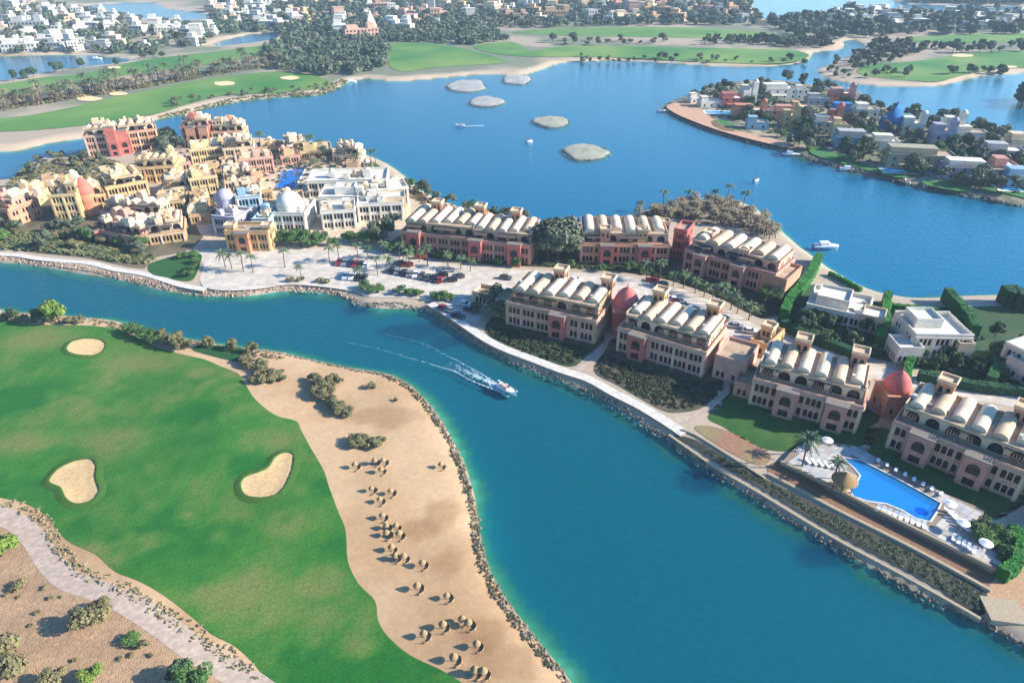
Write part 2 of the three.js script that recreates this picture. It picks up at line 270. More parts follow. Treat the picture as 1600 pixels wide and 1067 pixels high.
function bunker(px, label) {                             // sand hollow with a raised turf lip
  const p = gpoly(px, 1.4, 6), g = grp(), n = p.length, rings = [], cx = p.reduce((s, q) => s + q[0], 0) / n, cz = p.reduce((s, q) => s + q[1], 0) / n;
  const cross = [[1.5, 0.03], [0.8, 0.22], [0.25, 0.34], [0, 0.30], [-0.12, 0.10]];
  const sgn = areaOf(p) > 0 ? 1 : -1, pos = [], idx = [];
  for (let i = 0; i < n; i++) {
    const a = p[(i + n - 1) % n], b = p[(i + 1) % n], dx = b[0] - a[0], dz = b[1] - a[1], l = Math.hypot(dx, dz);
    for (const [o, h] of cross) { const x = p[i][0] + sgn * dz / l * o, z = p[i][1] - sgn * dx / l * o; pos.push(x, H(x, z) + 0.05 + h * (0.8 + 0.4 * hash(i, 3)), z); }
    const m = cross.length; for (let k = 0; k < m - 1; k++) { const q = i * m + k, r = ((i + 1) % n) * m + k; idx.push(q, r, q + 1, r, r + 1, q + 1); }
  }
  const lg = new THREE.BufferGeometry(); lg.setAttribute('position', new THREE.Float32BufferAttribute(pos, 3)); lg.setIndex(idx); lg.computeVertexNormals(); uvm(lg);
  part(g, 'turf_lip', lg, lipM);
  const rMax = 4;
  part(g, 'sand', sheetGeo(p, 0.8, 0.07, null, (x, z) => H(x, z) + 0.12 * smooth(1.6, 0.1, distTo(p, x, z)) + 0.02 * vnoise(x * 2, z * 2)), bunkSand);
  put(g, 'sand_bunker', label, 'bunker', 'bunkers of the near fairway', 'structure');
}
bunker([[104, 545], [112, 536], [128, 531], [150, 531], [163, 537], [160, 548], [145, 555], [122, 555], [108, 551]], 'oval sand bunker near the shrubs on the canal bank');
bunker([[75, 747], [88, 731], [113, 719], [138, 716], [148, 726], [148, 748], [153, 766], [142, 780], [118, 785], [101, 776], [93, 760], [79, 753]], 'blunt triangular sand bunker in the middle of the fairway');
bunker([[376, 757], [384, 746], [405, 739], [420, 731], [430, 716], [445, 709], [458, 713], [457, 731], [450, 752], [440, 769], [425, 777], [401, 779], [382, 773]], 'boot-shaped sand bunker beside the sandy beach');
const pathM = mat(S(200, 178, 160), { map: again(grainT, 0.1) });
sheet('cart_path', 'pale concrete cart path curving past the dry scrub garden', 'path', ribbon(gline([[-120, 785], [-40, 792], [20, 812], [50, 838], [72, 872], [102, 905], [150, 925], [200, 947], [250, 977], [290, 1005], [330, 1030], [385, 1060], [440, 1100]]), 4.0), pathM, 0.06, 3);
sheet('scrub_soil', 'reddish sandy soil of the scrub garden beside the cart path', 'soil', gpoly([[-300, 830], [-40, 815], [10, 828], [40, 850], [60, 880], [90, 915], [145, 940], [195, 962], [240, 990], [285, 1022], [325, 1045], [380, 1075], [420, 1110], [300, 1200], [-300, 1200]]), mat(C(1, 1, 1), { vertexColors: true, map: again(grainT, 0.15), bumpMap: again(bumpT, 0.3), bumpScale: 0.12 }), 0.03, 2, (x, z) => mixc([0.55, 0.35, 0.20], [0.46, 0.29, 0.165], smooth(0.35, 0.65, fbm(x / 4, z / 4, 4))));

// resort side
const walkM = mat(S(230, 222, 210), { map: again(grainT, 0.12) });
const pave = mat(S(220, 208, 192), { map: again(grainT, 0.035) });
const edgeM = mat(S(176, 158, 138), { map: again(stoneT, 0.3), bumpMap: again(bumpT, 0.6), bumpScale: 0.06 });
const asph = mat(S(170, 164, 158), { map: again(grainT, 0.2), bumpMap: again(bumpT, 1), bumpScale: 0.015 });
const soilCol = (x, z) => mixc([0.19, 0.15, 0.09], [0.06, 0.10, 0.04], smooth(0.4, 0.6, fbm(x / 5, z / 5, 4)));
const coverM = mat(C(1, 1, 1), { vertexColors: true, map: again(grassT, 0.3), bumpMap: again(bumpT, 0.5), bumpScale: 0.15 });
const ribbonSheet = (name, label, px, w, m, lift = 0.06) => { const r = ribbon(gline(px), w), o = sheet(name, label, 'path', r, m, lift, 4, null, FLAT); if (name === 'promenade') skirtOf(o, 'retaining_edge', r, TOP + lift - 0.003, 0, edgeM); return o; };
ribbonSheet('promenade', 'white curving promenade on the canal bank below the yellow houses', [[-60, 392], [0, 397], [30, 399], [60, 404], [100, 408], [140, 411], [180, 421], [220, 427], [250, 435], [285, 446], [320, 452]], 2.6, walkM);
ribbonSheet('promenade', 'white promenade between the canal and the front row of apartment blocks', [[672, 474], [700, 490], [730, 510], [760, 530], [790, 545], [835, 562], [880, 579], [920, 592], [960, 614], [1000, 634], [1040, 658], [1070, 678]], 2.8, walkM);
ribbonSheet('footpath', 'footpath from the promenade up between the two apartment blocks by the red dome', [[895, 584], [910, 574], [925, 560], [940, 540], [956, 520]], 2, pathM, 0.05);
ribbonSheet('footpath', 'curving footpath from the promenade between apartment block and dark lawn', [[1046, 662], [1070, 655], [1100, 646], [1122, 628], [1137, 604], [1144, 575]], 2.4, pathM, 0.05);
ribbonSheet('footpath', 'footpath beside the block opposite the swimming pool', [[1352, 700], [1365, 672], [1385, 640]], 2, pathM, 0.05);
ribbonSheet('footpath', 'footpath at the end of the block beyond the pool deck', [[1535, 830], [1565, 812], [1600, 790], [1640, 760]], 2, pathM, 0.05);
const LOT = gpoly([[305, 396], [335, 389], [400, 391], [480, 389], [560, 389], [600, 394], [640, 402], [700, 412], [760, 418], [830, 422], [900, 426], [960, 430], [1010, 436], [1060, 450], [1110, 470], [1150, 490], [1190, 512], [1240, 530], [1310, 552], [1400, 578], [1500, 600], [1600, 616], [1800, 660], [1800, 700], [1600, 640], [1500, 622], [1390, 598], [1290, 572], [1200, 556], [1150, 540], [1100, 506], [1050, 486], [1000, 470], [930, 458], [860, 456], [800, 470], [760, 490], [740, 505], [715, 492], [690, 476], [640, 466], [578, 464], [550, 455], [500, 448], [450, 445], [400, 452], [345, 454], [318, 448], [312, 435], [318, 415]]);
sheet('car_park', 'pale paved car park and street between the rows of apartment blocks', 'road', LOT, pave, 0.045, 5, null, FLAT);
sheet('lawn', 'bright green clipped lawn at the end of the car park', 'lawn', gpoly([[232, 413], [262, 403], [290, 395], [313, 397], [313, 410], [302, 436], [285, 439], [260, 434], [236, 428]]), lawnM, 0.1, 2, (x, z) => mixc([0.014, 0.12, 0.016], [0.03, 0.15, 0.025], fbm(x / 3, z / 3, 3)), FLAT);
sheet('lawn', 'green lawn strip along the lagoon beach behind the white hotel', 'lawn', gpoly([[538, 237], [562, 243], [588, 256], [604, 270], [612, 280], [596, 277], [575, 263], [555, 250]]), lawnM, 0.1, 3, (x, z) => mixc([0.03, 0.14, 0.03], [0.06, 0.19, 0.05], fbm(x / 6, z / 6, 3)), FLAT);
const darkLawn = (x, z) => mixc([0.03, 0.15, 0.018], [0.075, 0.185, 0.03], smooth(0.35, 0.65, fbm(x / 4, z / 4, 4)));
sheet('garden_bed', 'dark planted garden in front of the apartment block nearest the car park', 'garden', gpoly([[765, 500], [760, 520], [800, 543], [850, 561], [893, 573], [915, 558], [945, 525], [880, 498], [800, 488]]), coverM, 0.05, 2, soilCol, FLAT);
sheet('garden_bed', 'dark planted garden in front of the block beside the red dome', 'garden', gpoly([[928, 580], [945, 550], [970, 528], [1100, 556], [1140, 572], [1126, 604], [1100, 636], [1060, 645], [1035, 641], [1000, 622], [965, 602]]), coverM, 0.05, 2, soilCol, FLAT);
sheet('lawn', 'deep green shaded lawn in front of the block above the sandy planter', 'lawn', gpoly([[1106, 650], [1140, 614], [1158, 585], [1360, 640], [1360, 670], [1344, 698], [1262, 688], [1240, 704], [1200, 703], [1165, 688], [1130, 667]]), coverM, 0.05, 2, darkLawn, FLAT);
sheet('lawn', 'deep green shaded lawn between the swimming pool and the end block', 'lawn', gpoly([[1356, 705], [1378, 668], [1640, 750], [1620, 775], [1560, 812], [1530, 800], [1470, 772], [1400, 735]]), coverM, 0.05, 2, darkLawn, FLAT);
sheet('sandy_planter', 'reddish sandy planting bed beside the promenade wall', 'garden', gpoly([[1085, 668], [1110, 666], [1150, 678], [1180, 695], [1205, 712], [1190, 728], [1150, 712], [1110, 688]]), mat(C(1, 1, 1), { vertexColors: true, map: again(grainT, 0.2), bumpMap: again(bumpT, 0.5), bumpScale: 0.1 }), 0.05, 2, (x, z) => mixc([0.42, 0.22, 0.13], [0.36, 0.28, 0.13], smooth(0.4, 0.6, fbm(x / 4, z / 4, 3))), FLAT);
const gardenCol = (x, z) => mixc([0.03, 0.11, 0.03], [0.08, 0.14, 0.05], smooth(0.35, 0.65, fbm(x / 6, z / 6, 4)));
sheet('lawn', 'dark green garden ground round the white villas behind the hedges', 'lawn', gpoly([[1225, 480], [1240, 460], [1265, 445], [1300, 448], [1380, 475], [1440, 480], [1600, 478], [1900, 478], [1900, 640], [1600, 604], [1500, 590], [1400, 568], [1310, 545], [1250, 525], [1215, 505]], 1.4, 2), coverM, 0.05, 4, gardenCol, FLAT);
sheet('garden_bed', 'scrubby planted ground in front of the yellow and pink houses', 'garden', gpoly([[-100, 385], [0, 388], [60, 396], [130, 403], [180, 413], [225, 420], [240, 402], [300, 388], [320, 340], [200, 300], [60, 290], [-100, 300]], 1.4, 2), coverM, 0.04, 4, (x, z) => mixc([0.10, 0.11, 0.05], [0.26, 0.20, 0.12], smooth(0.4, 0.62, fbm(x / 7, z / 7, 4))), FLAT);
sheet('garden_bed', 'shaded garden strip below the pink apartment blocks along the street', 'garden', gpoly([[600, 372], [620, 392], [680, 404], [760, 413], [840, 417], [900, 419], [960, 424], [1010, 430], [1070, 445], [1130, 468], [1190, 498], [1230, 480], [1230, 440], [1100, 390], [900, 370], [700, 350]], 1.4, 2), coverM, 0.04, 4, soilCol, FLAT);
sheet('courtyard', 'pale peach paving between the houses of the village and hotel', 'paving', gpoly([[250, 244], [330, 232], [450, 236], [540, 250], [588, 278], [634, 302], [640, 340], [600, 384], [430, 389], [330, 386], [300, 340], [250, 300]], 1.4, 2), mat(S(224, 200, 170), { map: again(grainT, 0.06) }), 0.06, 6, null, FLAT);
// golf lawns beyond the lagoon
const farLawn = (x, z) => { const t = fbm(x / 45, z / 45, 4), u = fbm(x / 12, z / 12, 3); return mixc([0.03, 0.17, 0.02], [0.17, 0.27, 0.05], clamp(0.5 + 1.9 * (t - 0.5) + 0.5 * (u - 0.5), 0, 1)); };
const farLawnM = mat(C(1, 1, 1), { vertexColors: true });
for (const [label, pts] of [
  ['golf fairway along the lagoon shore beyond the hotel village', [[-200, 195], [0, 185], [60, 178], [120, 166], [180, 152], [240, 140], [300, 128], [370, 118], [430, 112], [480, 116], [510, 125], [518, 134], [480, 141], [420, 146], [350, 149], [290, 164], [240, 179], [150, 194], [60, 203], [0, 206], [-200, 214]]],
  ['golf fairway between the palm row and the pond at the white town', [[-200, 150], [0, 132], [60, 122], [120, 117], [170, 106], [230, 93], [300, 85], [370, 76], [425, 70], [440, 76], [400, 88], [330, 100], [240, 111], [150, 126], [80, 141], [0, 152], [-200, 172]]],
  ['wedge of golf fairway above the sandy point where trees end', [[600, 72], [640, 67], [700, 72], [760, 85], [792, 97], [740, 102], [680, 106], [627, 112], [602, 96]]],
  ['long golf fairway along the far lagoon shore', [[740, 72], [800, 65], [830, 80], [870, 73], [960, 72], [1050, 74], [1150, 76], [1230, 78], [1264, 85], [1250, 95], [1200, 100], [1120, 98], [1040, 94], [960, 90], [890, 89], [830, 89], [770, 84]]],
  ['golf fairway below the pale town beyond the dry strip', [[800, 50], [900, 44], [1000, 42], [1100, 44], [1180, 50], [1260, 58], [1290, 62], [1230, 66], [1100, 60], [1000, 58], [880, 56]]],
  ['golf fairway on the peninsula across the water from the coloured villas', [[1340, 110], [1360, 101], [1420, 97], [1480, 89], [1540, 81], [1600, 80], [1900, 78], [1900, 100], [1600, 106], [1540, 111], [1500, 119], [1465, 128], [1420, 126], [1380, 122], [1350, 118]]],
  ['narrow golf fairway below the far dark trees', [[1410, 60], [1500, 54], [1600, 52], [1900, 50], [1900, 62], [1600, 66], [1500, 68], [1440, 66]]],
]) sheet('far_fairway', label, 'lawn', gpoly(pts, 1.4, 3), farLawnM, 0.25, 8, farLawn, () => TOP);
const farBunkM = mat(S(222, 200, 150));
for (const [x, y, rx, ry] of [[178, 106, 12, 2.2], [137, 155, 20, 4], [183, 147, 14, 3], [350, 131, 17, 3.4], [452, 122, 14, 3], [1505, 87, 18, 2.4], [1575, 105, 16, 2]])
  sheet('far_bunker', 'small pale sand bunker on a golf fairway beyond the lagoon', 'bunker', gpoly([...Array(10)].map((_, i) => [x + rx * Math.cos(i * 0.628) * (0.8 + 0.4 * rnd()), y + ry * Math.sin(i * 0.628) * (0.8 + 0.4 * rnd())]), 1.4, 2), farBunkM, 0.4, 14, null, () => TOP).userData.group = 'bunkers beyond the lagoon';
// villa island lawns
for (const [label, pts] of [
  ['bright lawn of a villa on the shore of the villa island', [[1262, 226], [1278, 226], [1285, 236], [1330, 242], [1335, 250], [1300, 250], [1268, 240]]],
  ['lawn between the bathing decks of the villa island', [[1445, 282], [1500, 285], [1520, 296], [1500, 299], [1450, 290]]],
  ['patch of lawn at the promenade of the villa island', [[1110, 190], [1135, 188], [1150, 200], [1160, 206], [1125, 203]]],
  ['shore lawn between the two jetties of the villa island', [[1300, 251], [1340, 262], [1370, 270], [1372, 264], [1340, 253], [1310, 246]]],
  ['shore lawn at the bridge end of the villa island', [[1530, 298], [1570, 302], [1620, 314], [1620, 304], [1575, 294], [1540, 292]]],
  ['lawn strip below the pink villa of the villa island', [[1370, 262], [1395, 264], [1420, 278], [1380, 274]]],
]) sheet('villa_lawn', label, 'lawn', gpoly(pts, 1.4, 2), farLawnM, 0.2, 6, (x, z) => mixc([0.02, 0.14, 0.025], [0.06, 0.2, 0.04], fbm(x / 8, z / 8, 3)), () => TOP);
sheet('quay', 'terracotta paved point of the villa island with a round plaza', 'quay', gpoly([[1042, 166], [1062, 158], [1085, 158], [1100, 175], [1120, 190], [1150, 203], [1200, 215], [1240, 226], [1235, 232], [1190, 222], [1140, 209], [1100, 196], [1065, 182], [1048, 173]], 1.4, 2), mat(S(214, 168, 136), { map: again(grainT, 0.1) }), 0.2, 6, null, () => TOP);
// ---------------------------------------------------------------- buildings
const W = {
  cream: plaster(S(232, 206, 172)), sandw: plaster(S(208, 172, 130)), pink: plaster(S(212, 154, 136)), rose: plaster(S(200, 114, 104)), salmon: plaster(S(214, 156, 124)), ochre: plaster(S(218, 180, 128)), yellow: plaster(S(228, 200, 150)),
  orange: plaster(S(210, 142, 104)), white: plaster(S(236, 228, 212)), grey: plaster(S(186, 184, 180)), blush: plaster(S(222, 174, 152)), red: plaster(S(206, 118, 102)), lilac: plaster(S(176, 170, 190)), sky: plaster(S(150, 186, 206)), blue: plaster(S(48, 124, 186)), olive: plaster(S(176, 168, 140)),
};
const vaultM = plaster(S(238, 218, 190)), vaultM2 = plaster(S(226, 196, 162)), domeM = plaster(S(210, 112, 108));
const flatRoof = plaster(S(190, 166, 138)), tileRoof = mat(S(150, 140, 130), { map: again(stoneT, 0.4), bumpMap: again(bumpT, 1), bumpScale: 0.05 });
const glassM = new THREE.MeshStandardMaterial({ color: C(0.02, 0.024, 0.028), roughness: 0.12 });
const frameM = mat(S(92, 58, 44), { roughness: 0.6 }), woodM = mat(S(98, 84, 76), { map: again(stoneT, 0.8), roughness: 0.8 }), railM = mat(S(120, 96, 84), { roughness: 0.7 });
// an upright wall of thickness th with openings; x from 0 to w, y from 0 to h, its outer face at z = 0
function arch(p, x, y, w, h, round) {
  p.moveTo(x, y); p.lineTo(x + w, y);
  if (round) { p.lineTo(x + w, y + h - w / 2); for (let k = 1; k < 6; k++) p.lineTo(x + w / 2 + w / 2 * Math.cos(k * Math.PI / 6), y + h - w / 2 + w / 2 * Math.sin(k * Math.PI / 6)); p.lineTo(x, y + h - w / 2); } else { p.lineTo(x + w, y + h); p.lineTo(x, y + h); }
  p.lineTo(x, y);
}
function wallGeo(w, h, holes, th = 0.35) {
  const s = new THREE.Shape(); s.moveTo(0, 0); s.lineTo(w, 0); s.lineTo(w, h); s.lineTo(0, h); s.lineTo(0, 0);
  for (const o of holes) { const p = new THREE.Path(); arch(p, o[0], o[1], o[2], o[3], o[4]); s.holes.push(p); }
  return uvm(clean(new THREE.ExtrudeGeometry(s, { depth: th, bevelEnabled: false }).translate(0, 0, -th)));
}
const paneCache = {};
function windowParts(parent, holes, place, detail) {     // each opening gets its own glazed window, set back in the wall
  for (const [x, y, w, h, round] of holes) {
    const k = [w.toFixed(2), h.toFixed(2), !!round].join();
    if (!paneCache[k]) {
      const s = new THREE.Shape(); arch(s, -w / 2, 0, w, h, round);
      paneCache[k] = [uvm(clean(new THREE.ShapeGeometry(s))), merge([box(0.07, h, 0.06, 0, 0, 0.03), box(w, 0.07, 0.06, 0, h * 0.55, 0.035), box(w + 0.02, 0.1, 0.2, 0, 0.002, 0.12)])];
    }
    const m = part(parent, 'window', paneCache[k][0], glassM); m.applyMatrix4(new THREE.Matrix4().makeTranslation(x + w / 2, y, -0.27).premultiply(place));
    if (detail) part(m, 'frame', paneCache[k][1], frameM);
  }
}
const M4 = (x, y, z, ry = 0) => new THREE.Matrix4().makeRotationY(ry).setPosition(x, y, z);
function vaultGeo(w, h, len) {                           // barrel vault: axis along z, springing at y = 0
  const s = new THREE.Shape(); s.moveTo(-w / 2, 0); for (let k = 12; k >= 0; k--) s.lineTo(w / 2 * Math.cos(k * Math.PI / 12), 0.25 + h * Math.sin(k * Math.PI / 12)); s.lineTo(w / 2, 0); s.lineTo(-w / 2, 0);
  return uvm(clean(new THREE.ExtrudeGeometry(s, { depth: len - 0.16, bevelEnabled: true, bevelSize: 0.06, bevelThickness: 0.08, bevelSegments: 1, steps: 1 }).translate(0, 0, -len / 2 + 0.08)));
}
const groupsOf = (w, y, n, ww = 0.85, hh = 1.75, three = 3, gap = 0.45, x0 = 0, round = true) => { const out = [], cell = w / n; for (let i = 0; i < n; i++) { const tot = three * ww + (three - 1) * gap; for (let k = 0; k < three; k++) out.push([x0 + cell * (i + 0.5) - tot / 2 + k * (ww + gap), y, ww, hh, round]); } return out; };
// walls round a rectangle w x d (front face at z = 0), each with openings [front, right, back, left]
function shell(parent, name, w, d, h, holes, m, o = {}) {
  const t = 0.35, place = [M4(0, 0, 0), M4(w, 0, -t, Math.PI / 2), M4(w, 0, -d, Math.PI), M4(0, 0, -d + t, -Math.PI / 2)].map(q => o.at ? q.premultiply(o.at) : q);
  const geos = [0, 1, 2, 3].map(k => wallGeo(k % 2 ? d - 2 * t : w, h, holes[k] || [], t).applyMatrix4(place[k]));
  const r = part(parent, name, merge(geos), m);
  [0, 1, 2, 3].forEach(k => windowParts(o.sub ? r : parent, holes[k] || [], place[k], o.detail));
  return r;
}
const ST = 3.3;
// a resort apartment block. front base corners given as picture points; d depth; see the options below
function block(o) {
  const a = G(...o.L, TOP), b = G(...o.R, TOP), w = Math.hypot(b[0] - a[0], b[1] - a[1]), rot = Math.atan2(-(b[1] - a[1]), b[0] - a[0]);
  const g = grp(); g.position.set(a[0], TOP + 0.02, a[1]); g.rotation.y = rot;
  const d = o.d || 15, fl = o.floors || 2, wm = o.wall || W.cream, um = o.upper || wm, bm = o.bayM || W.rose, setb = o.setback ?? 3.4, det = o.detail, hl = fl * ST, cells = Math.max(1, Math.round(w / 4.4));
  const bayW = o.bayW || 4.6, bays = o.bays || [], inBay = x => bays.some(t => Math.abs(x - t * w) < bayW / 2 + 0.5);
  const holes = y0 => groupsOf(w - 1.2, y0, cells, 0.92, 2.0, 3, 0.28, 0.6).filter(q => !inBay(q[0] + 0.46));
  const side = (len, y0) => groupsOf(len, y0, Math.max(1, Math.round(len / 5)), 0.9, 1.7, 2, 0.6);
  const F = [], Rr = [], Bk = []; for (let f = 0; f < fl; f++) { F.push(...holes(0.8 + f * ST)); Rr.push(...side(d - 0.7, 0.8 + f * ST)); Bk.push(...groupsOf(w, 0.8 + f * ST, cells, 0.9, 1.6, 2, 0.7)); }
  shell(g, 'wall', w, d, hl + 0.95, [F, Rr, Bk, Rr], wm, { detail: det });
  part(g, 'terrace_floor', box(w - 0.72, 0.25, d - 0.72, w / 2, hl - 0.25, -d / 2), o.roofM || flatRoof);
  part(g, 'cornice', merge([box(w + 0.3, 0.22, 0.3, w / 2, hl - 0.1, 0.16), box(0.26, 0.22, d - 0.1, w + 0.14, hl - 0.1, -d / 2 - 0.1)]), um);
  for (let i = 0; i <= cells; i++) { const x = clamp(0.6 + (w - 1.2) / cells * i, 0.45, w - 0.45); if (!inBay(x)) part(g, 'pilaster', pilG(hl - 0.12), i % 2 ? wm : um).position.set(x, 0, 0.16); }
  part(g, 'string_course', box(w + 0.1, 0.16, 0.16, w / 2, ST - 0.1, 0.085), um);
  let top = hl;
  if (!o.flat) {                                          // set-back top storey with barrel vaults
    const ud = d - setb - 0.8, uw = w - 1.6, uh = o.upperH || 3.1, at = M4(0.8, hl + 0.003, -setb);
    const uF = groupsOf(uw, 0.3, cells, 2.7, 2.35, 1, 0, 0, true), uS = groupsOf(ud - 0.7, 0.8, 2, 0.9, 1.6, 2, 0.6);
    shell(g, 'upper_wall', uw, ud, uh, [uF, uS, uS.slice(0, 2), uS], um, { at, detail: det });
    part(g, 'roof_slab', box(uw + 0.5, 0.3, ud + 0.5, w / 2, hl + uh + 0.003, -setb - ud / 2), flatRoof);
    top = hl + uh + 0.3;
    const n = o.vaults ?? Math.max(2, Math.round(uw / 4.4)), vw = uw / n, vgs = [1, 0.84, 0.93].map(q => vaultGeo(vw * 0.68, vw * 0.24, (ud + 0.2) * q));
    for (let i = 0; i < n; i++) { const q = Math.floor(hash(i, Math.round(w * 10)) * 3), v = part(g, 'roof_vault', vgs[q], o.vaultM || (i % 3 === 1 ? vaultM2 : vaultM)); v.position.set(0.8 + vw * (i + 0.5), top + 0.003, -setb - ud / 2 - (1 - [1, 0.84, 0.93][q]) * ud * 0.4); }
    part(g, 'roof_parapet', merge([box(uw + 0.5, 0.55, 0.3, w / 2, top + 0.002, -setb - ud - 0.08), box(0.3, 0.5, ud - 0.3, 0.7, top + 0.002, -setb - ud / 2), box(0.3, 0.5, ud - 0.3, w - 0.7, top + 0.002, -setb - ud / 2)]), um);
    // terrace pergola: slatted roof on posts before the set-back storey
    const runs = (o.pergola || [[0.05, 0.25], [0.42, 0.72]]);
    for (const [p0, p1] of runs) {
      const x0 = p0 * w + 0.6, len = (p1 - p0) * w; if (len < 2) continue;
      const pg = part(g, 'pergola', merge([box(len, 0.14, 0.16, x0 + len / 2, hl + 2.35, -0.6), box(len, 0.14, 0.16, x0 + len / 2, hl + 2.35, -setb + 0.25), ...[0, 0.5, 1].map(t => box(0.16, 2.35, 0.16, x0 + 0.1 + t * (len - 0.2), hl + 0.002, -0.6))]), woodM);
      if (det) for (let q = 0.2; q < len; q += 0.55) part(pg, 'slat', slatG(setb - 0.4), woodM).position.set(x0 + q, hl + 2.49, -setb / 2 - 0.15);
      else part(pg, 'canopy', box(len - 0.1, 0.08, setb - 0.5, x0 + len / 2, hl + 2.492, -setb / 2 - 0.15), woodM);
    }
  } else {
    part(g, 'parapet_cap', merge([box(w + 0.2, 0.14, 0.5, w / 2, hl + 0.952, -0.17), box(w + 0.2, 0.14, 0.5, w / 2, hl + 0.952, -d + 0.17)]), um);
    top = hl + 0.95;
  }
  for (const t of bays) {                                 // projecting painted bay with a large arched opening
    const bx = t * w - bayW / 2, bd = 2.2, bh = hl + (o.bayUp ?? 0.6), at = M4(bx, 0, bd);
    const bf = [[bayW / 2 - 1.1, 0.6, 2.2, 1.7, false], [bayW / 2 - 1.25, ST + 0.2, 2.5, 2.6, true]].filter(q => q[1] + q[3] < bh - 0.3), bs = [[0.55, ST + 0.7, 0.8, 1.6, true]].filter(q => q[1] + q[3] < bh - 0.3);
    const bw = shell(g, 'bay', bayW, bd + 0.2, bh, [bf, bs, [], bs], bm, { at, sub: true, detail: det });
    part(bw, 'bay_roof', merge([box(bayW + 0.5, 0.3, bd + 0.4, bx + bayW / 2, bh + 0.002, bd / 2 - 0.05)]), o.bayRoof || tileRoof);
    if (det) part(bw, 'balcony_rail', merge([box(2.4, 0.08, 0.1, bx + bayW / 2, ST + 1.1, bd + 0.1), ...[...Array(8)].map((_, i) => box(0.06, 0.9, 0.06, bx + bayW / 2 - 1.1 + i * 0.314, ST + 0.2, bd + 0.1))]), railM);
  }
  for (const [t, zz, tm, th] of o.turrets || []) {        // stair turret with open arches and a square crown
    const tw = o.turretW || 3.4, hh = top + (th ?? 3.2), tx = t * w - tw / 2, at = M4(tx, 0, -zz), oy = hh - 2.6;
    const ho = [[0.5, oy, 0.9, 1.7, true], [tw - 1.4, oy, 0.9, 1.7, true]], hs = ho.map(q => [q[0] - 0.35, ...q.slice(1)]);
    const tr = shell(g, 'turret', tw, tw, hh, [ho, hs, ho, hs], tm || W.salmon, { at, sub: true });
    part(tr, 'crown', merge([box(tw + 0.5, 0.25, tw + 0.5, tx + tw / 2, hh + 0.002, -zz - tw / 2), ...[[0, -1], [0, 1], [-1, 0], [1, 0]].map(([q, r]) => box(q ? 0.3 : tw + 0.5, 0.55, r ? 0.3 : tw - 0.1, tx + tw / 2 + q * (tw / 2 + 0.1), hh + 0.252, -zz - tw / 2 + r * (tw / 2 + 0.1)))]), vaultM2);
  }
  for (const [x, wq, z, dq, hq, m] of o.wings || []) {    // lower or higher side volumes, x and z in metres from the front left corner
    const nf = Math.max(1, Math.floor(hq / ST)), hf = [], hs = []; for (let f = 0; f < nf; f++) { hf.push(...groupsOf(wq, 0.8 + f * ST, Math.max(1, Math.round(wq / 4)), 0.8, 1.7, 2, 0.5)); hs.push(...groupsOf(dq - 0.7, 0.8 + f * ST, Math.max(1, Math.round(dq / 4.5)), 0.8, 1.7, 2, 0.5)); }
    const wg = shell(g, 'wing', wq, dq, hq + 0.8, [hf, hs, [], hs], m || wm, { at: M4(x, 0, z), sub: true, detail: det });
    part(wg, 'wing_roof', box(wq - 0.72, 0.2, dq - 0.72, x + wq / 2, hq - 0.2, z - dq / 2), o.roofM || flatRoof);
  }
  if (!o.flat && det) for (let i = 0; i < 7; i++) { const x = 0.8 + (w - 1.6) * (i + 0.02) / 7 + 0.4; part(g, i % 3 ? 'roof_unit' : 'water_tank', i % 3 ? unitS : tankG, i % 3 ? W.grey : W.white).position.set(x, top + 0.004, -setb - (d - setb) * (0.25 + 0.45 * hash(i, 5))); }
  for (let i = 0; i < (o.bits || 0); i++) { const k = pick([0, 2, 0, 2, 1]), m = part(g, 'roof_kiosk', bitG[k], pick([um, wm, vaultM, vaultM2])); m.position.set(rr(0.12, 0.88) * w, (o.flat ? hl + 0.002 : rnd() < 0.4 ? hl + 0.002 : top + 0.2), -rr(0.15, 0.85) * d); m.rotation.y = rnd() < 0.5 ? 0 : Math.PI / 2; const s = rr(0.7, 1.2); m.scale.set(s, s, s); }
  if (o.clutter) for (let i = 0; i < o.clutter; i++) { const x = rr(0.1, 0.9) * w, z = -rr(0.25, 0.85) * d; part(g, 'roof_unit', unitG, W.grey).position.set(x, top + (o.flat ? -0.94 : 1.0), z); }
  return put(g, o.name || 'apartment_block', o.label, o.cat || 'building', o.group);
}
const pilCache = {}, pilG = h => pilCache[h.toFixed(2)] ||= box(0.62, h, 0.3);
const slatCache = {}; const slatG = l => slatCache[l.toFixed(2)] ||= box(0.1, 0.08, l);
const unitS = merge([box(0.7, 0.6, 0.5), box(0.1, 0.9, 0.1, 0.4, 0, 0.2)]), tankG = uvm(clean(new THREE.CylinderGeometry(0.5, 0.5, 1.1, 12).translate(0, 0.55, 0)));
const bitG = [merge([box(2.6, 2.2, 2.6), vaultGeo(2.3, 0.8, 2.6).translate(0, 2.2, 0)]), merge([box(2.4, 2.4, 2.4), uvm(clean(new THREE.SphereGeometry(1.15, 14, 7, 0, Math.PI * 2, 0, Math.PI / 2).translate(0, 2.4, 0)))]), merge([box(3.4, 1.6, 2.2), box(1.2, 2.8, 1.2, 1, 0, 0), box(0.3, 2.2, 0.3, -1.4, 0, 0.8)])];
const unitG = merge([box(1.0, 0.8, 0.8), box(0.4, 0.5, 0.4, 0.8, 0, 0.1)]);

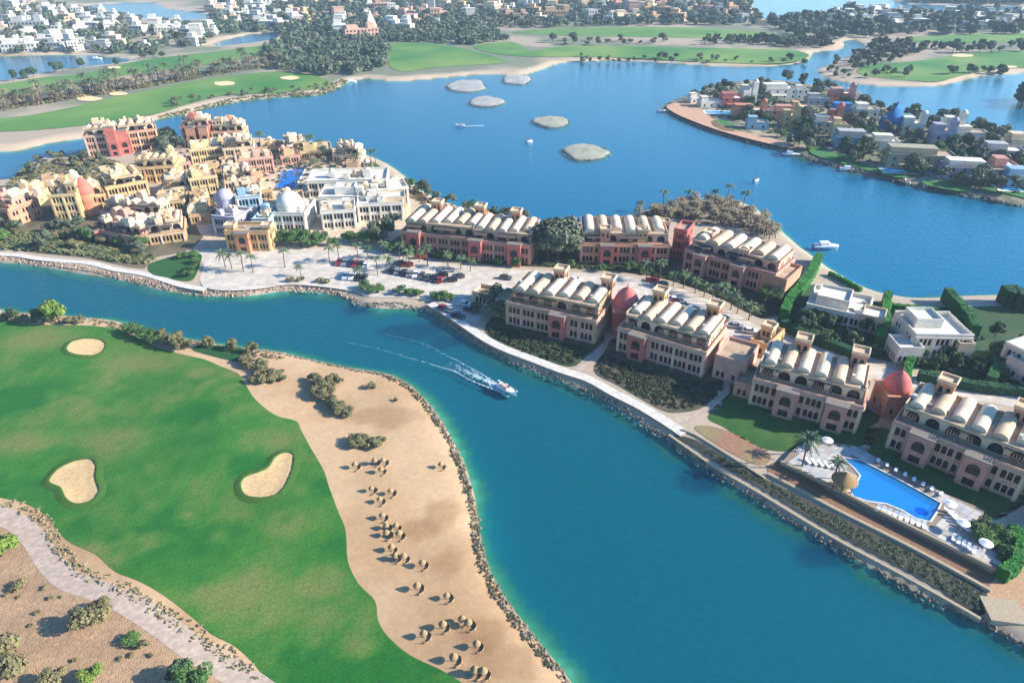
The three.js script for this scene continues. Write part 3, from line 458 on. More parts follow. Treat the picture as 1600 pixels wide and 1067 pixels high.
// front row along the canal
const fr = 'apartment blocks in the front row along the canal';
block({ L: [790, 506], R: [930, 538], d: 16, detail: true, wall: W.blush, upper: W.sandw, bays: [0.60], vaults: 6, turrets: [[0.40, 13.6, W.salmon], [0.93, 13.6, W.pink]], pergola: [[0.02, 0.22], [0.25, 0.5], [0.7, 0.98]], wings: [[-4.5, 4.5, -2.5, 8, 5.4, W.olive]], label: 'apartment block with six vaults nearest the car park, bay painted rose', group: fr });
block({ L: [962, 547], R: [1098, 590], d: 16, detail: true, wall: W.blush, upper: W.cream, bays: [0.26], vaults: 6, turrets: [[0.22, 13.6, W.ochre], [0.84, 13.6, W.orange]], pergola: [[0.02, 0.16], [0.42, 0.95]], wings: [[26.5, 8, -1.5, 11, 6.2, W.blush]], label: 'apartment block with a rose bay and a low wing beside the red dome', group: fr });
block({ L: [1168, 630], R: [1338, 678], d: 15, detail: true, wall: W.blush, upper: W.cream, bays: [0.34, 0.78], bayM: W.pink, vaults: 6, turrets: [[0.34, 12.6, W.salmon], [0.86, 12.6, W.pink]], pergola: [[0.02, 0.2], [0.46, 0.68]], wings: [[-4, 4, -1.5, 9, 3.6, W.pink]], label: 'apartment block with two pink bays above the dark lawn', group: fr });
block({ L: [1382, 698], R: [1588, 784], d: 15, detail: true, wall: W.blush, upper: W.cream, bays: [0.25, 0.66], bayM: W.pink, vaults: 6, turrets: [[0.22, 12.6, W.salmon], [0.80, 12.6, W.salmon]], pergola: [[0.02, 0.12], [0.36, 0.56], [0.76, 0.98]], wings: [[25.2, 6, -3, 10, 7.5, W.ochre]], label: 'apartment block with two pink bays opposite the swimming pool', group: fr });
block({ L: [1640, 800], R: [1840, 890], d: 15, wall: W.blush, upper: W.cream, bays: [0.3, 0.7], bayM: W.pink, vaults: 6, turrets: [[0.25, 12.6, W.salmon]], label: 'apartment block past the end of the pool lawn', group: fr });
// red-domed link houses
function domeHouse(px, py, r, hgt, label, m = W.rose) {
  const p = P(px, py), g = grp(); g.position.set(p.x, TOP + 0.02, p.z);
  shell(g, 'wall', 2 * r, 2 * r, hgt, [groupsOf(2 * r, 1, 2, 0.8, 1.8, 1), groupsOf(2 * r - 0.7, 1, 2, 0.8, 1.8, 1), [], groupsOf(2 * r - 0.7, 1, 2, 0.8, 1.8, 1)], m, { at: M4(-r, 0, r) });
  part(g, 'roof', box(2 * r + 0.4, 0.3, 2 * r + 0.4, 0, hgt + 0.002, 0), W.salmon);
  const pts = [[r * 0.9, 0], [r * 0.92, 0.5], [r * 0.9, 1.0], [r * 0.84, r * 0.5], [r * 0.62, r * 0.95], [r * 0.32, r * 1.25], [0.15, r * 1.42], [0.12, r * 1.7], [0.001, r * 1.75]].map(q => new THREE.Vector2(...q));
  const dm = part(g, 'dome', uvm(clean(new THREE.LatheGeometry(pts, 28))), domeM); dm.position.y = hgt + 0.3;
  return put(g, 'domed_house', label, 'building', 'red domed houses');
}
domeHouse(975, 512, 4.0, 7.2, 'rose house with a pointed red dome between two apartment blocks by the street');
domeHouse(1390, 640, 3.4, 6.0, 'rose house with a squat red dome beside the block at the pool', W.pink);
// link walls / low houses behind the front row
block({ L: [1196, 560], R: [1222, 535], d: 5, floors: 1, flat: true, wall: W.ochre, name: 'garden_house', label: 'small ochre gatehouse at the bend of the street', turrets: [[0.5, 1, W.yellow, 2.4]], turretW: 3 });
block({ L: [738, 474], R: [764, 480], d: 6, floors: 1, flat: true, wall: W.cream, name: 'garden_house', label: 'small cream flat-roofed lodge at the car park corner' });
// second row across the street
const br = 'pink apartment blocks across the street';
block({ L: [628, 391], R: [742, 404], d: 20, wall: W.pink, upper: W.sandw, bays: [0.20], bayM: W.rose, vaults: 6, turrets: [[0.3, 15, W.salmon], [0.9, 15, W.salmon]], label: 'pink apartment block with cream vaults nearest the white hotel', group: br, bayUp: 1.5 });
block({ L: [733, 405], R: [829, 415], d: 18, wall: W.pink, upper: W.blush, bays: [0.12, 0.75], bayM: W.rose, vaults: 5, turrets: [[0.6, 14, W.salmon]], label: 'pink apartment block beside the large street trees', group: br, bayUp: 1.2 });
block({ L: [905, 411], R: [1044, 414], d: 18, wall: W.salmon, upper: W.blush, bays: [0.30, 0.72], bayM: W.rose, vaults: 6, turrets: [[0.28, 2, W.salmon, 1.2], [0.70, 3, W.ochre, 0.8], [0.98, 12, W.pink, 0.4]], label: 'salmon apartment block with a square front turret below the palm grove', group: br });
block({ L: [1066, 420], R: [1206, 462], d: 16, wall: W.pink, upper: W.blush, bays: [0.2, 0.62], bayM: W.pink, vaults: 6, turrets: [[0.12, 8, W.pink, 1.0], [0.6, 3, W.blush, 0.6]], wings: [[27, 8, 0.5, 13, 6.2, W.salmon]], label: 'pink apartment block at the hedge end of the street', group: br });
block({ L: [1048, 402], R: [1068, 406], d: 9, floors: 3, flat: true, wall: W.rose, name: 'link_house', label: 'dark rose link house between two pink apartment blocks' });
// hotel village at the left end
const hv = 'houses of the yellow and pink hotel village';
const V = (L, R, o) => block({ L, R, group: hv, name: 'village_house', bits: 6, ...o });
V([-14, 352], [22, 356], { d: 14, floors: 2, wall: W.salmon, upper: W.pink, label: 'salmon vaulted house at the promenade bend' });
V([14, 325], [62, 322], { d: 12, floors: 1, wall: W.yellow, upper: W.yellow, vaultM: W.yellow, label: 'low yellow vaulted house with saw-like roof' });
V([88, 346], [131, 343], { d: 14, floors: 3, wall: W.yellow, upper: W.ochre, vaultM: W.yellow, vaults: 3, turrets: [[0.85, 1, W.ochre, 1]], label: 'tall yellow house beside the orange tower' });
V([150, 334], [172, 330], { d: 10, floors: 2, wall: W.ochre, vaultM: W.yellow, vaults: 2, label: 'small ochre house behind the orange tower' });
V([172, 320], [236, 308], { d: 16, floors: 2, wall: W.ochre, upper: W.yellow, vaultM: W.yellow, vaults: 4, turrets: [[0.2, 12, W.yellow, 1.5]], label: 'broad yellow vaulted house in the middle of the village' });
V([212, 288], [278, 284], { d: 13, floors: 2, wall: W.ochre, upper: W.yellow, vaultM: W.yellow, vaults: 5, label: 'yellow vaulted house below the grey tree clump' });
V([146, 372], [215, 388], { d: 13, floors: 1, wall: W.pink, upper: W.blush, vaults: 4, bays: [0.1], label: 'low pink house with cream vaults above the promenade garden' });
V([216, 386], [292, 376], { d: 15, floors: 1, wall: W.sandw, upper: W.cream, vaults: 5, turrets: [[0.6, 12, W.red, 0.5]], label: 'low cream house with five vaults beside the shaded lane' });
V([160, 345], [250, 352], { d: 10, floors: 1, wall: W.blush, upper: W.cream, vaults: 5, label: 'low blush vaulted house behind the promenade houses' });
V([138, 246], [190, 242], { d: 14, floors: 3, wall: W.blush, upper: W.cream, bays: [0.85], bayM: W.red, bayUp: 4.5, vaults: 4, turrets: [[0.4, 8, W.cream, 1]], label: 'tall blush house with a red stair bay by the inlet' });
V([192, 240], [252, 233], { d: 14, floors: 3, wall: W.salmon, upper: W.cream, bays: [0.1], bayM: W.rose, bayUp: 2, vaults: 4, turrets: [[0.7, 6, W.cream, 1.4]], label: 'salmon house with crowned turrets behind the grey trees' });
V([288, 230], [332, 228], { d: 13, floors: 3, wall: W.red, upper: W.blush, bays: [0.35, 0.8], bayM: W.salmon, vaults: 3, turrets: [[0.35, 3, W.cream, 1.8]], label: 'red house with cream turrets on the lagoon shore' });
V([333, 228], [384, 226], { d: 13, floors: 2, wall: W.salmon, upper: W.cream, vaults: 3, turrets: [[0.25, 4, W.cream, 2.8], [0.75, 6, W.cream, 1.4]], label: 'salmon house with a tall cream turret on the lagoon shore' });
{ // orange tower with a rounded cap
  const p = P(142, 334), g = grp(); g.position.set(p.x, TOP, p.z);
  part(g, 'shaft', uvm(clean(new THREE.CylinderGeometry(3.4, 3.7, 9, 20).translate(0, 4.5, 0))), W.orange);
  part(g, 'cap', uvm(clean(new THREE.LatheGeometry([[3.5, 0], [3.4, 1.2], [2.9, 3], [2.0, 4.6], [0.9, 5.8], [0.001, 6.3]].map(q => new THREE.Vector2(...q)), 20))), W.red).position.y = 9.003;
  const hs = [[0, 1.2, 1.0, 2, true]]; for (let k = 0; k < 4; k++) windowParts(g, [[-0.5, 5.2, 1.0, 2, true]], M4(Math.sin(k * 1.5) * 3.87, 0, Math.cos(k * 1.5) * 3.87, k * 1.5), true);
  put(g, 'round_tower', 'round orange tower with a red rounded cap in the yellow village', 'tower');
}
// cream terraces between the village and the pool
const cr = 'cream terrace houses round the hotel pool';
const T = (L, R, o) => block({ L, R, group: cr, name: 'terrace_house', flat: true, bits: 7, ...o });
[[300, 258, 352, 252, 2], [352, 256, 400, 252, 2], [318, 282, 372, 276, 1], [376, 274, 430, 268, 2], [300, 306, 344, 300, 2], [350, 298, 400, 292, 1], [404, 244, 446, 240, 1], [392, 296, 424, 290, 1], [470, 250, 520, 246, 1], [520, 254, 560, 256, 1], [300, 330, 330, 326, 1], [440, 258, 470, 255, 1], [240, 332, 290, 328, 1], [256, 310, 298, 305, 1], [298, 352, 330, 348, 1], [262, 272, 300, 266, 1], [322, 242, 362, 238, 1], [448, 246, 482, 243, 1], [404, 314, 428, 310, 1], [536, 280, 584, 277, 1], [440, 334, 478, 330, 1], [366, 318, 396, 314, 1], [62, 304, 100, 299, 1]].forEach(([a, b, c, d, f], i) =>
  T([a, b], [c, d], { d: 11 + (i % 3) * 2, floors: f, flat: i % 4 !== 1, vaults: 3, wall: [W.yellow, W.cream, W.sandw, W.blush][i % 4], clutter: 3, wings: [[2, 5, -3, 5, f * ST + 2.6, [W.cream, W.sandw, W.yellow][i % 3]]], label: `${f > 1 ? 'tall ' : 'low '}${['flat yellow terrace house', 'cream terrace house with three vaults', 'flat sand-coloured terrace house', 'flat blush terrace house'][i % 4]} ${['near the hotel pool', 'in the cream quarter behind the red houses', 'in a courtyard of the village'][i % 3]}` }));
// white hotel
const wh = 'wings of the white hotel';
const N = (L, R, o) => block({ L, R, group: wh, name: 'hotel_wing', wall: W.white, upper: W.white, roofM: W.white, flat: true, bits: 5, ...o });
N([482, 310], [606, 306], { d: 17, floors: 2, clutter: 4, label: 'long white hotel wing beside the hotel pool' });
N([500, 336], [606, 334], { d: 16, floors: 2, clutter: 5, wings: [[6, 8, -5, 7, 9, W.white]], label: 'white hotel wing with a raised roof block' });
N([424, 362], [480, 362], { d: 16, floors: 2, label: 'white hotel wing under the white dome' });
N([504, 360], [558, 356], { d: 12, floors: 2, label: 'white hotel wing behind the garden trees' });
N([560, 348], [632, 344], { d: 16, floors: 2, clutter: 3, wings: [[10, 9, -3, 8, 8, W.cream]], label: 'white hotel wing next to the pink blocks' });
N([584, 324], [640, 318], { d: 12, floors: 2, label: 'white hotel wing at the beach lawn' });
{ const p = P(458, 352), g = grp(); g.position.set(p.x, TOP, p.z);
  part(g, 'drum', uvm(clean(new THREE.CylinderGeometry(5.2, 5.4, 8.6, 24).translate(0, 4.3, 0))), W.white);
  part(g, 'dome', uvm(clean(new THREE.SphereGeometry(5.1, 24, 10, 0, Math.PI * 2, 0, Math.PI / 2))), W.white).position.y = 8.6;
  put(g, 'white_dome', 'large white dome over the hotel hall', 'dome'); }
N([398, 372], [424, 372], { d: 14, floors: 2, wall: W.sky, label: 'pale blue hotel wing behind the ochre gatehouse' });
N([376, 350], [414, 346], { d: 10, floors: 3, wall: W.sky, wings: [[2, 5, 2, 5, 6, W.white]], label: 'pale blue and white terraced hotel wing' });
N([336, 366], [372, 370], { d: 11, floors: 2, wall: W.lilac, label: 'lilac grey hotel wing below the lilac cupola' });
{ const p = P(359, 346), g = grp(); g.position.set(p.x, TOP, p.z);
  part(g, 'drum', uvm(clean(new THREE.CylinderGeometry(3.4, 3.6, 9.6, 20).translate(0, 4.8, 0))), W.lilac);
  part(g, 'dome', uvm(clean(new THREE.SphereGeometry(3.5, 20, 10, 0, Math.PI * 2, 0, Math.PI / 2).scale(1, 1.1, 1))), W.lilac).position.y = 9.6;
  put(g, 'cupola', 'lilac grey cupola tower of the hotel', 'tower'); }
block({ L: [356, 392], R: [424, 392], d: 9, floors: 2, flat: true, wall: W.ochre, bays: [0.42], bayM: W.orange, turrets: [[0.08, 2, W.ochre, 0.8], [0.92, 2, W.ochre, 0.8]], name: 'gatehouse', label: 'ochre gatehouse of the hotel facing the car park', clutter: 1 });
// ---------------------------------------------------------------- canal walls, pool terrace
const stoneW = mat(S(206, 186, 156), { map: again(stoneT, 0.5), bumpMap: again(bumpT, 1.2), bumpScale: 0.05 }), brickW = mat(S(150, 104, 80), { map: again(stoneT, 0.6), bumpMap: again(bumpT, 1.2), bumpScale: 0.05 });
function lineWall(name, label, px, w, y0, y1, m, cat = 'wall', hp = TOP) {
  const r = ribbon(gline(px, hp), w), g = sheetGeo(r, 6, 0, null, () => y1), o = new THREE.Mesh(g, m); o.castShadow = o.receiveShadow = true;
  put(o, name, label, cat); skirtOf(o, 'wall_face', r, y1 - 0.002, y0, m); return o;
}
lineWall('sea_wall', 'low pale stone sea wall along the canal below the pool terrace', [[1046, 676], [1080, 700], [1120, 727], [1190, 768], [1300, 834], [1400, 888], [1480, 932], [1536, 964]], 0.6, -0.8, 0.95, stoneW);
lineWall('kerb_wall', 'thin pale kerb wall between the sandy planter and the slope', [[1066, 672], [1090, 682], [1140, 713], [1195, 748]], 0.5, 0.5, 1.75, stoneW);
lineWall('terrace_wall', 'long pale ledge wall below the pool terrace', [[1200, 742], [1250, 768], [1310, 800], [1400, 845], [1470, 882], [1548, 925]], 0.7, 0.6, 2.0, stoneW);
lineWall('quay_block', 'pale concrete quay block where the sea wall ends', [[1540, 950], [1600, 958]], 5.0, -0.6, 1.55, stoneW, 'quay');
sheet('slope_bed', 'dark planted slope between the sea wall and the ledge wall', 'garden', gpoly([[1050, 678], [1090, 688], [1140, 718], [1200, 750], [1310, 806], [1400, 850], [1480, 892], [1548, 932], [1532, 958], [1480, 926], [1400, 882], [1300, 828], [1190, 762], [1120, 721], [1080, 694]]), coverM, 0.1, 1.2, (x, z) => mixc([0.045, 0.06, 0.045], [0.10, 0.09, 0.06], smooth(0.4, 0.65, fbm(x / 4, z / 4, 4))));
sheet('terrace_walk', 'brown earth walk between ledge wall and pool terrace', 'path', gpoly([[1200, 738], [1225, 722], [1310, 778], [1400, 822], [1500, 872], [1562, 902], [1550, 922], [1470, 878], [1400, 842], [1310, 796], [1250, 764]]), mat(S(150, 112, 84), { map: again(grainT, 0.3), bumpMap: again(bumpT, 0.5), bumpScale: 0.06 }), 0.06, 3, null, FLAT);
sheet('plaza', 'sandy paved plaza beyond the pool hedge', 'path', gpoly([[1545, 920], [1570, 890], [1600, 872], [1720, 900], [1760, 1000], [1640, 990], [1600, 968], [1550, 950]]), mat(S(200, 160, 122), { map: again(grainT, 0.3), bumpMap: again(bumpT, 0.5), bumpScale: 0.04 }), 0.07, 3, null, FLAT);
const postG = uvm(clean(new THREE.CylinderGeometry(0.09, 0.11, 2.5, 8).translate(0, 1.25, 0)));
const DT = TOP + 1.0;                                     // level of the pool terrace
const DECK = gpoly([[1238, 704], [1262, 686], [1340, 696], [1400, 732], [1480, 772], [1540, 796], [1532, 826], [1576, 878], [1555, 892], [1500, 862], [1400, 812], [1310, 766], [1222, 722]], DT, 1);
const POOL = gpoly([[1318, 716], [1345, 720], [1400, 748], [1440, 770], [1470, 787], [1463, 800], [1453, 815], [1432, 810], [1410, 797], [1385, 787], [1355, 783], [1335, 776], [1328, 766], [1340, 756], [1346, 744], [1336, 732]], DT - 0.15, 1);
{
  const t = grp(), base = mat(S(190, 182, 172), { map: again(grainT, 0.4) });
  const sh = new THREE.Shape(DECK.map(p => new THREE.Vector2(p[0], -p[1]))); const hole = new THREE.Path(POOL.map(p => new THREE.Vector2(p[0], -p[1]))); sh.holes.push(hole);
  const bed = new THREE.ExtrudeGeometry(sh, { depth: 0.9, bevelEnabled: false }).rotateX(-Math.PI / 2).translate(0, TOP + 0.04, 0);
  part(t, 'terrace_base', uvm(clean(bed)), mat(S(168, 150, 130), { map: again(stoneT, 0.5), bumpMap: again(bumpT, 1), bumpScale: 0.04 }));
  const tiles = ['#cfc9c2', '#c2c4c8', '#d8d2c8', '#bcb6b0'].map(c => mat(new THREE.Color(c), { map: again(grainT, 0.7), roughness: 0.7 })), tg = box(1.42, 0.055, 1.42);
  const ax = G(1345, 720, DT), bx = G(1470, 787, DT), ang = Math.atan2(-(bx[1] - ax[1]), bx[0] - ax[0]), ca = Math.cos(ang), sa = Math.sin(ang);
  for (let i = -22; i < 34; i++) for (let j = -14; j < 14; j++) {
    const u = i * 1.47, v = j * 1.47, x = ax[0] + u * ca + v * sa, z = ax[1] - u * sa + v * ca, ok = [[-.71, -.71], [.71, -.71], [.71, .71], [-.71, .71]].every(([p, q]) => { const X = x + p * ca + q * sa, Z = z - p * sa + q * ca; return inside(DECK, X, Z) && !inside(POOL, X, Z) && distTo(POOL, X, Z) > 0.42; });
    if (!ok) continue;
    const m = part(t, 'tile', tg, tiles[Math.floor(hash(i, j) * 4)]); m.position.set(x, TOP + 0.938 + 0.008 * hash(j, i), z); m.rotation.y = ang;
  }
  put(t, 'pool_terrace', 'tiled sun terrace round the angular swimming pool', 'terrace');
  const p = grp();
  const fl = sheetGeo(POOL, 2, 0, (x, z) => mixc([0.0, 0.44, 0.92], [0.0, 0.52, 0.95], fbm(x / 3, z / 3, 2)), () => TOP + 0.12);
  part(p, 'basin_floor', fl, mat(C(1, 1, 1), { vertexColors: true, roughness: 0.5 }));
  skirtOf(p, 'basin_wall', POOL, DT - 0.05, TOP + 0.1, mat(C(0.0, 0.48, 0.93), { roughness: 0.5 }));
  part(p, 'pool_water', sheetGeo(POOL, 3, 0, null, () => DT - 0.16), new THREE.MeshPhysicalMaterial({ color: C(0.05, 0.52, 0.97), roughness: 0.06, ior: 1.33, transmission: 0.7, thickness: 0, bumpMap: again(waveT, 0.25), bumpScale: 0.03 }));
  const cop = new THREE.Shape(); const off = (poly, o) => poly.map((q, i) => { const n = poly.length, a = poly[(i + n - 1) % n], b = poly[(i + 1) % n], dx = b[0] - a[0], dz = b[1] - a[1], l = Math.hypot(dx, dz), s = areaOf(poly) > 0 ? 1 : -1; return [q[0] + s * dz / l * o, q[1] - s * dx / l * o]; });
  const co = off(POOL, 0.38), cs = new THREE.Shape(co.map(q => new THREE.Vector2(q[0], -q[1]))); cs.holes.push(new THREE.Path(POOL.map(q => new THREE.Vector2(q[0], -q[1]))));
  part(p, 'coping', uvm(clean(new THREE.ExtrudeGeometry(cs, { depth: 0.1, bevelEnabled: false }).rotateX(-Math.PI / 2).translate(0, TOP + 0.945, 0))), mat(S(232, 226, 216), { map: again(grainT, 0.8) }));
  put(p, 'swimming_pool', 'bright blue angular swimming pool with a pale coping', 'swimming pool');
  lineWall('parapet', 'low pale parapet along the canal edge of the pool terrace', [[1220, 723], [1265, 744], [1310, 767], [1400, 813], [1500, 863], [1560, 893]], 0.5, TOP + 0.9, DT + 0.55, stoneW, 'wall', DT);
  // thatched bar
  const q = P(1316, 764, DT), h = grp(); h.position.set(q.x, DT - 0.02, q.z);
  const th = mat(S(208, 170, 116), { map: again(stoneT, 1), bumpMap: again(bumpT, 2.5), bumpScale: 0.15 });
  part(h, 'thatch_roof', uvm(clean(new THREE.LatheGeometry([[2.5, 0], [2.55, 0.18], [2.0, 0.7], [1.2, 1.35], [0.5, 1.85], [0.12, 2.1], [0.001, 2.15]].map(a => new THREE.Vector2(...a)), 24))), th).position.y = 2.3;
  for (let k = 0; k < 6; k++) part(h, 'post', postG, woodM).position.set(2.0 * Math.cos(k * 1.047), 0, 2.0 * Math.sin(k * 1.047));
  part(h, 'counter', uvm(clean(new THREE.CylinderGeometry(1.3, 1.3, 1.1, 20, 1).translate(0, 0.55, 0))), W.ochre);
  put(h, 'thatched_bar', 'round thatched bar at the corner of the swimming pool', 'bar');
}

// sun loungers round the pool
{
  const lg = grp(); part(lg, 'frame', merge([box(0.66, 0.06, 1.25, 0, 0.28, 0.33), ...[[-.28, -.2], [.28, -.2], [-.28, .85], [.28, .85]].map(([x, z]) => box(0.06, 0.28, 0.06, x, 0, z))]), W.white);
  part(lg, 'mattress', box(0.62, 0.09, 1.2, 0, 0.345, 0.33), mat(S(236, 236, 240)));
  const bk = part(lg, 'backrest', box(0.62, 0.09, 0.75, 0, 0, -0.37), mat(S(236, 236, 240))); bk.position.set(0, 0.35, -0.28); bk.rotation.x = 0.55;
  let first = true;
  const at = (px, py, turn) => { const p = P(px, py, DT), o = first ? lg : lg.clone(); first = false; o.position.set(p.x, DT + 0.0, p.z); o.rotation.y = turn; put(o, 'sun_lounger', 'white sun lounger on the tiles of the pool terrace', 'sun lounger', 'sun loungers round the pool'); };
  for (let k = 0; k < 9; k++) at(1372 + k * 9, 796 + k * 3.4, -0.6 + rr(-.1, .1));
  for (let k = 0; k < 8; k++) at(1372 + k * 14, 722 + k * 7.4, 2.5 + rr(-.1, .1));
  for (let k = 0; k < 6; k++) at(1482 + k * 6, 800 + k * 6, 1.0 + rr(-.2, .2));
  for (let k = 0; k < 5; k++) at(1262 + k * 10, 722 + k * 2, 0.3 + rr(-.1, .1));
  for (let k = 0; k < 5; k++) at(1490 + k * 8, 842 + k * 5, -0.6 + rr(-.1, .1));
  const pg = grp(); part(pg, 'pole', uvm(clean(new THREE.CylinderGeometry(0.04, 0.05, 2.5, 8).translate(0, 1.25, 0))), W.white); part(pg, 'canopy', uvm(clean(new THREE.ConeGeometry(1.25, 0.5, 8, 1, true).translate(0, 2.5, 0))), mat(S(240, 238, 232), { side: THREE.DoubleSide }));
  first = true; for (const [x, y] of [[1480, 800], [1500, 830], [1290, 700], [1535, 862]]) { const p = P(x, y, DT), o = first ? pg : pg.clone(); first = false; o.position.set(p.x, DT, p.z); put(o, 'parasol', 'white parasol among the loungers of the pool terrace', 'parasol', 'parasols on the pool terrace'); }
}
// hotel pool in the village
{
  const q = gpoly([[430, 297], [442, 270], [470, 262], [476, 266], [464, 288], [456, 300]], TOP, 1), g = grp();
  const dk = gpoly([[420, 302], [436, 266], [474, 256], [488, 262], [474, 292], [462, 308]], TOP, 1); part(g, 'pool_deck', sheetGeo(dk, 4, 0.07, null, FLAT), pave);
  part(g, 'pool_floor', sheetGeo(q, 4, 0.1, null, FLAT), mat(C(0.01, 0.3, 0.8))); skirtOf(g, 'coping', q, TOP + 0.5, TOP + 0.05, W.white);
  part(g, 'pool_water', sheetGeo(q, 4, 0.4, null, FLAT), new THREE.MeshPhysicalMaterial({ color: C(0.01, 0.32, 0.82), roughness: 0.08, transmission: 0.6, thickness: 0, ior: 1.33 }));
  put(g, 'swimming_pool', 'blue hotel pool between the cream terrace houses', 'swimming pool');
}
// ---------------------------------------------------------------- villas behind the hedges
const vg = 'white villas behind the hedges';
block({ L: [1256, 494], R: [1350, 516], d: 15, floors: 1, flat: true, roofM: W.white, wall: W.white, name: 'villa', group: vg, wings: [[2, 9, -3, 9, 5.6, W.white], [15, 6, 1, 7, 4.6, W.cream]], clutter: 2, label: 'white flat villa enclosed by bright green hedges at the beach' });
block({ L: [1420, 560], R: [1508, 562], d: 13, floors: 2, flat: true, roofM: W.white, wall: W.white, name: 'villa', group: vg, wings: [[-5, 6.5, 3, 7, 4.4, W.white], [2, 7, -5, 7, 8.6, W.white], [11, 4, 1.6, 5, 5.2, W.cream]], label: 'stepped white villa with a low annexe towards the street' });
block({ L: [1556, 572], R: [1650, 620], d: 16, floors: 2, flat: true, roofM: W.white, wall: W.white, name: 'villa', group: vg, wings: [[3, 8, 2.5, 6, 5, W.white], [6, 10, -6, 8, 8.8, W.white]], label: 'large plain white villa beside the dark hedge' });
block({ L: [1690, 560], R: [1800, 590], d: 15, floors: 2, flat: true, roofM: W.white, wall: W.white, name: 'villa', group: vg, label: 'white villa past the large plain villa' });
// ---------------------------------------------------------------- coloured villas on the island
function villa(px, py, w, d, h, turn, m, label, o = {}) {
  const p = G(px, py, TOP), g = grp(); g.position.set(p[0], TOP, p[1]); g.rotation.y = turn;
  const nf = Math.max(1, Math.round(h / 3.4)), wf = [], ws = []; for (let f = 0; f < nf; f++) { wf.push(...groupsOf(w, 0.9 + f * 3.2, Math.max(2, Math.round(w / 5)), 1.3, 1.5, 1, 0, 0, o.round)); ws.push(...groupsOf(d - 0.7, 0.9 + f * 3.2, Math.max(1, Math.round(d / 5)), 1.2, 1.5, 1, 0, 0, o.round)); }
  shell(g, 'wall', w, d, h + 0.7, [wf, ws, [], ws], m, { at: M4(-w / 2, 0, d / 2) });
  part(g, 'roof', box(w - 0.72, 0.2, d - 0.72, 0, h - 0.2, 0), hash(px, py) < 0.6 ? W.white : flatRoof);
  const u = o.up || 0.5, uw = w * u, ud = d * 0.6, ux = (o.side || -1) * (w - uw) * 0.4;
  if (o.pyramid) part(g, 'spire_roof', uvm(clean(new THREE.ConeGeometry(w * 0.5, w * 0.75, 4, 1).rotateY(Math.PI / 4).translate(0, h + 0.7 + w * 0.375, 0))), m);
  else { const st = part(g, 'upper_storey', box(uw, 2.8, ud, ux, h + 0.002, -d * 0.12), o.m2 || m); part(st, 'roof_cap', box(uw + 0.4, 0.2, ud + 0.4, ux, h + 2.804, -d * 0.12), o.m2 || m); }
  if (o.tower) { const tw = part(g, 'tower', box(3.4, h + 6, 3.4, w * 0.36, 0, d * 0.5 - 1.5), o.m2 || m); part(tw, 'dome', uvm(clean(new THREE.SphereGeometry(1.6, 14, 8, 0, Math.PI * 2, 0, Math.PI / 2).translate(w * 0.36, h + 6.002, d * 0.5 - 1.5))), o.m2 || m); }
  if (o.porch) { const pc = part(g, 'porch', merge([box(w * 0.5, 0.25, 3, -w * 0.1, 2.7, d / 2 + 1.5), ...[0, 1, 2].map(k => box(0.35, 2.7, 0.35, -w * 0.1 - w * 0.22 + k * w * 0.22, 0, d / 2 + 2.7))]), o.m2 || m); }
  return put(g, 'villa', label, 'house', 'coloured villas of the villa island');
}
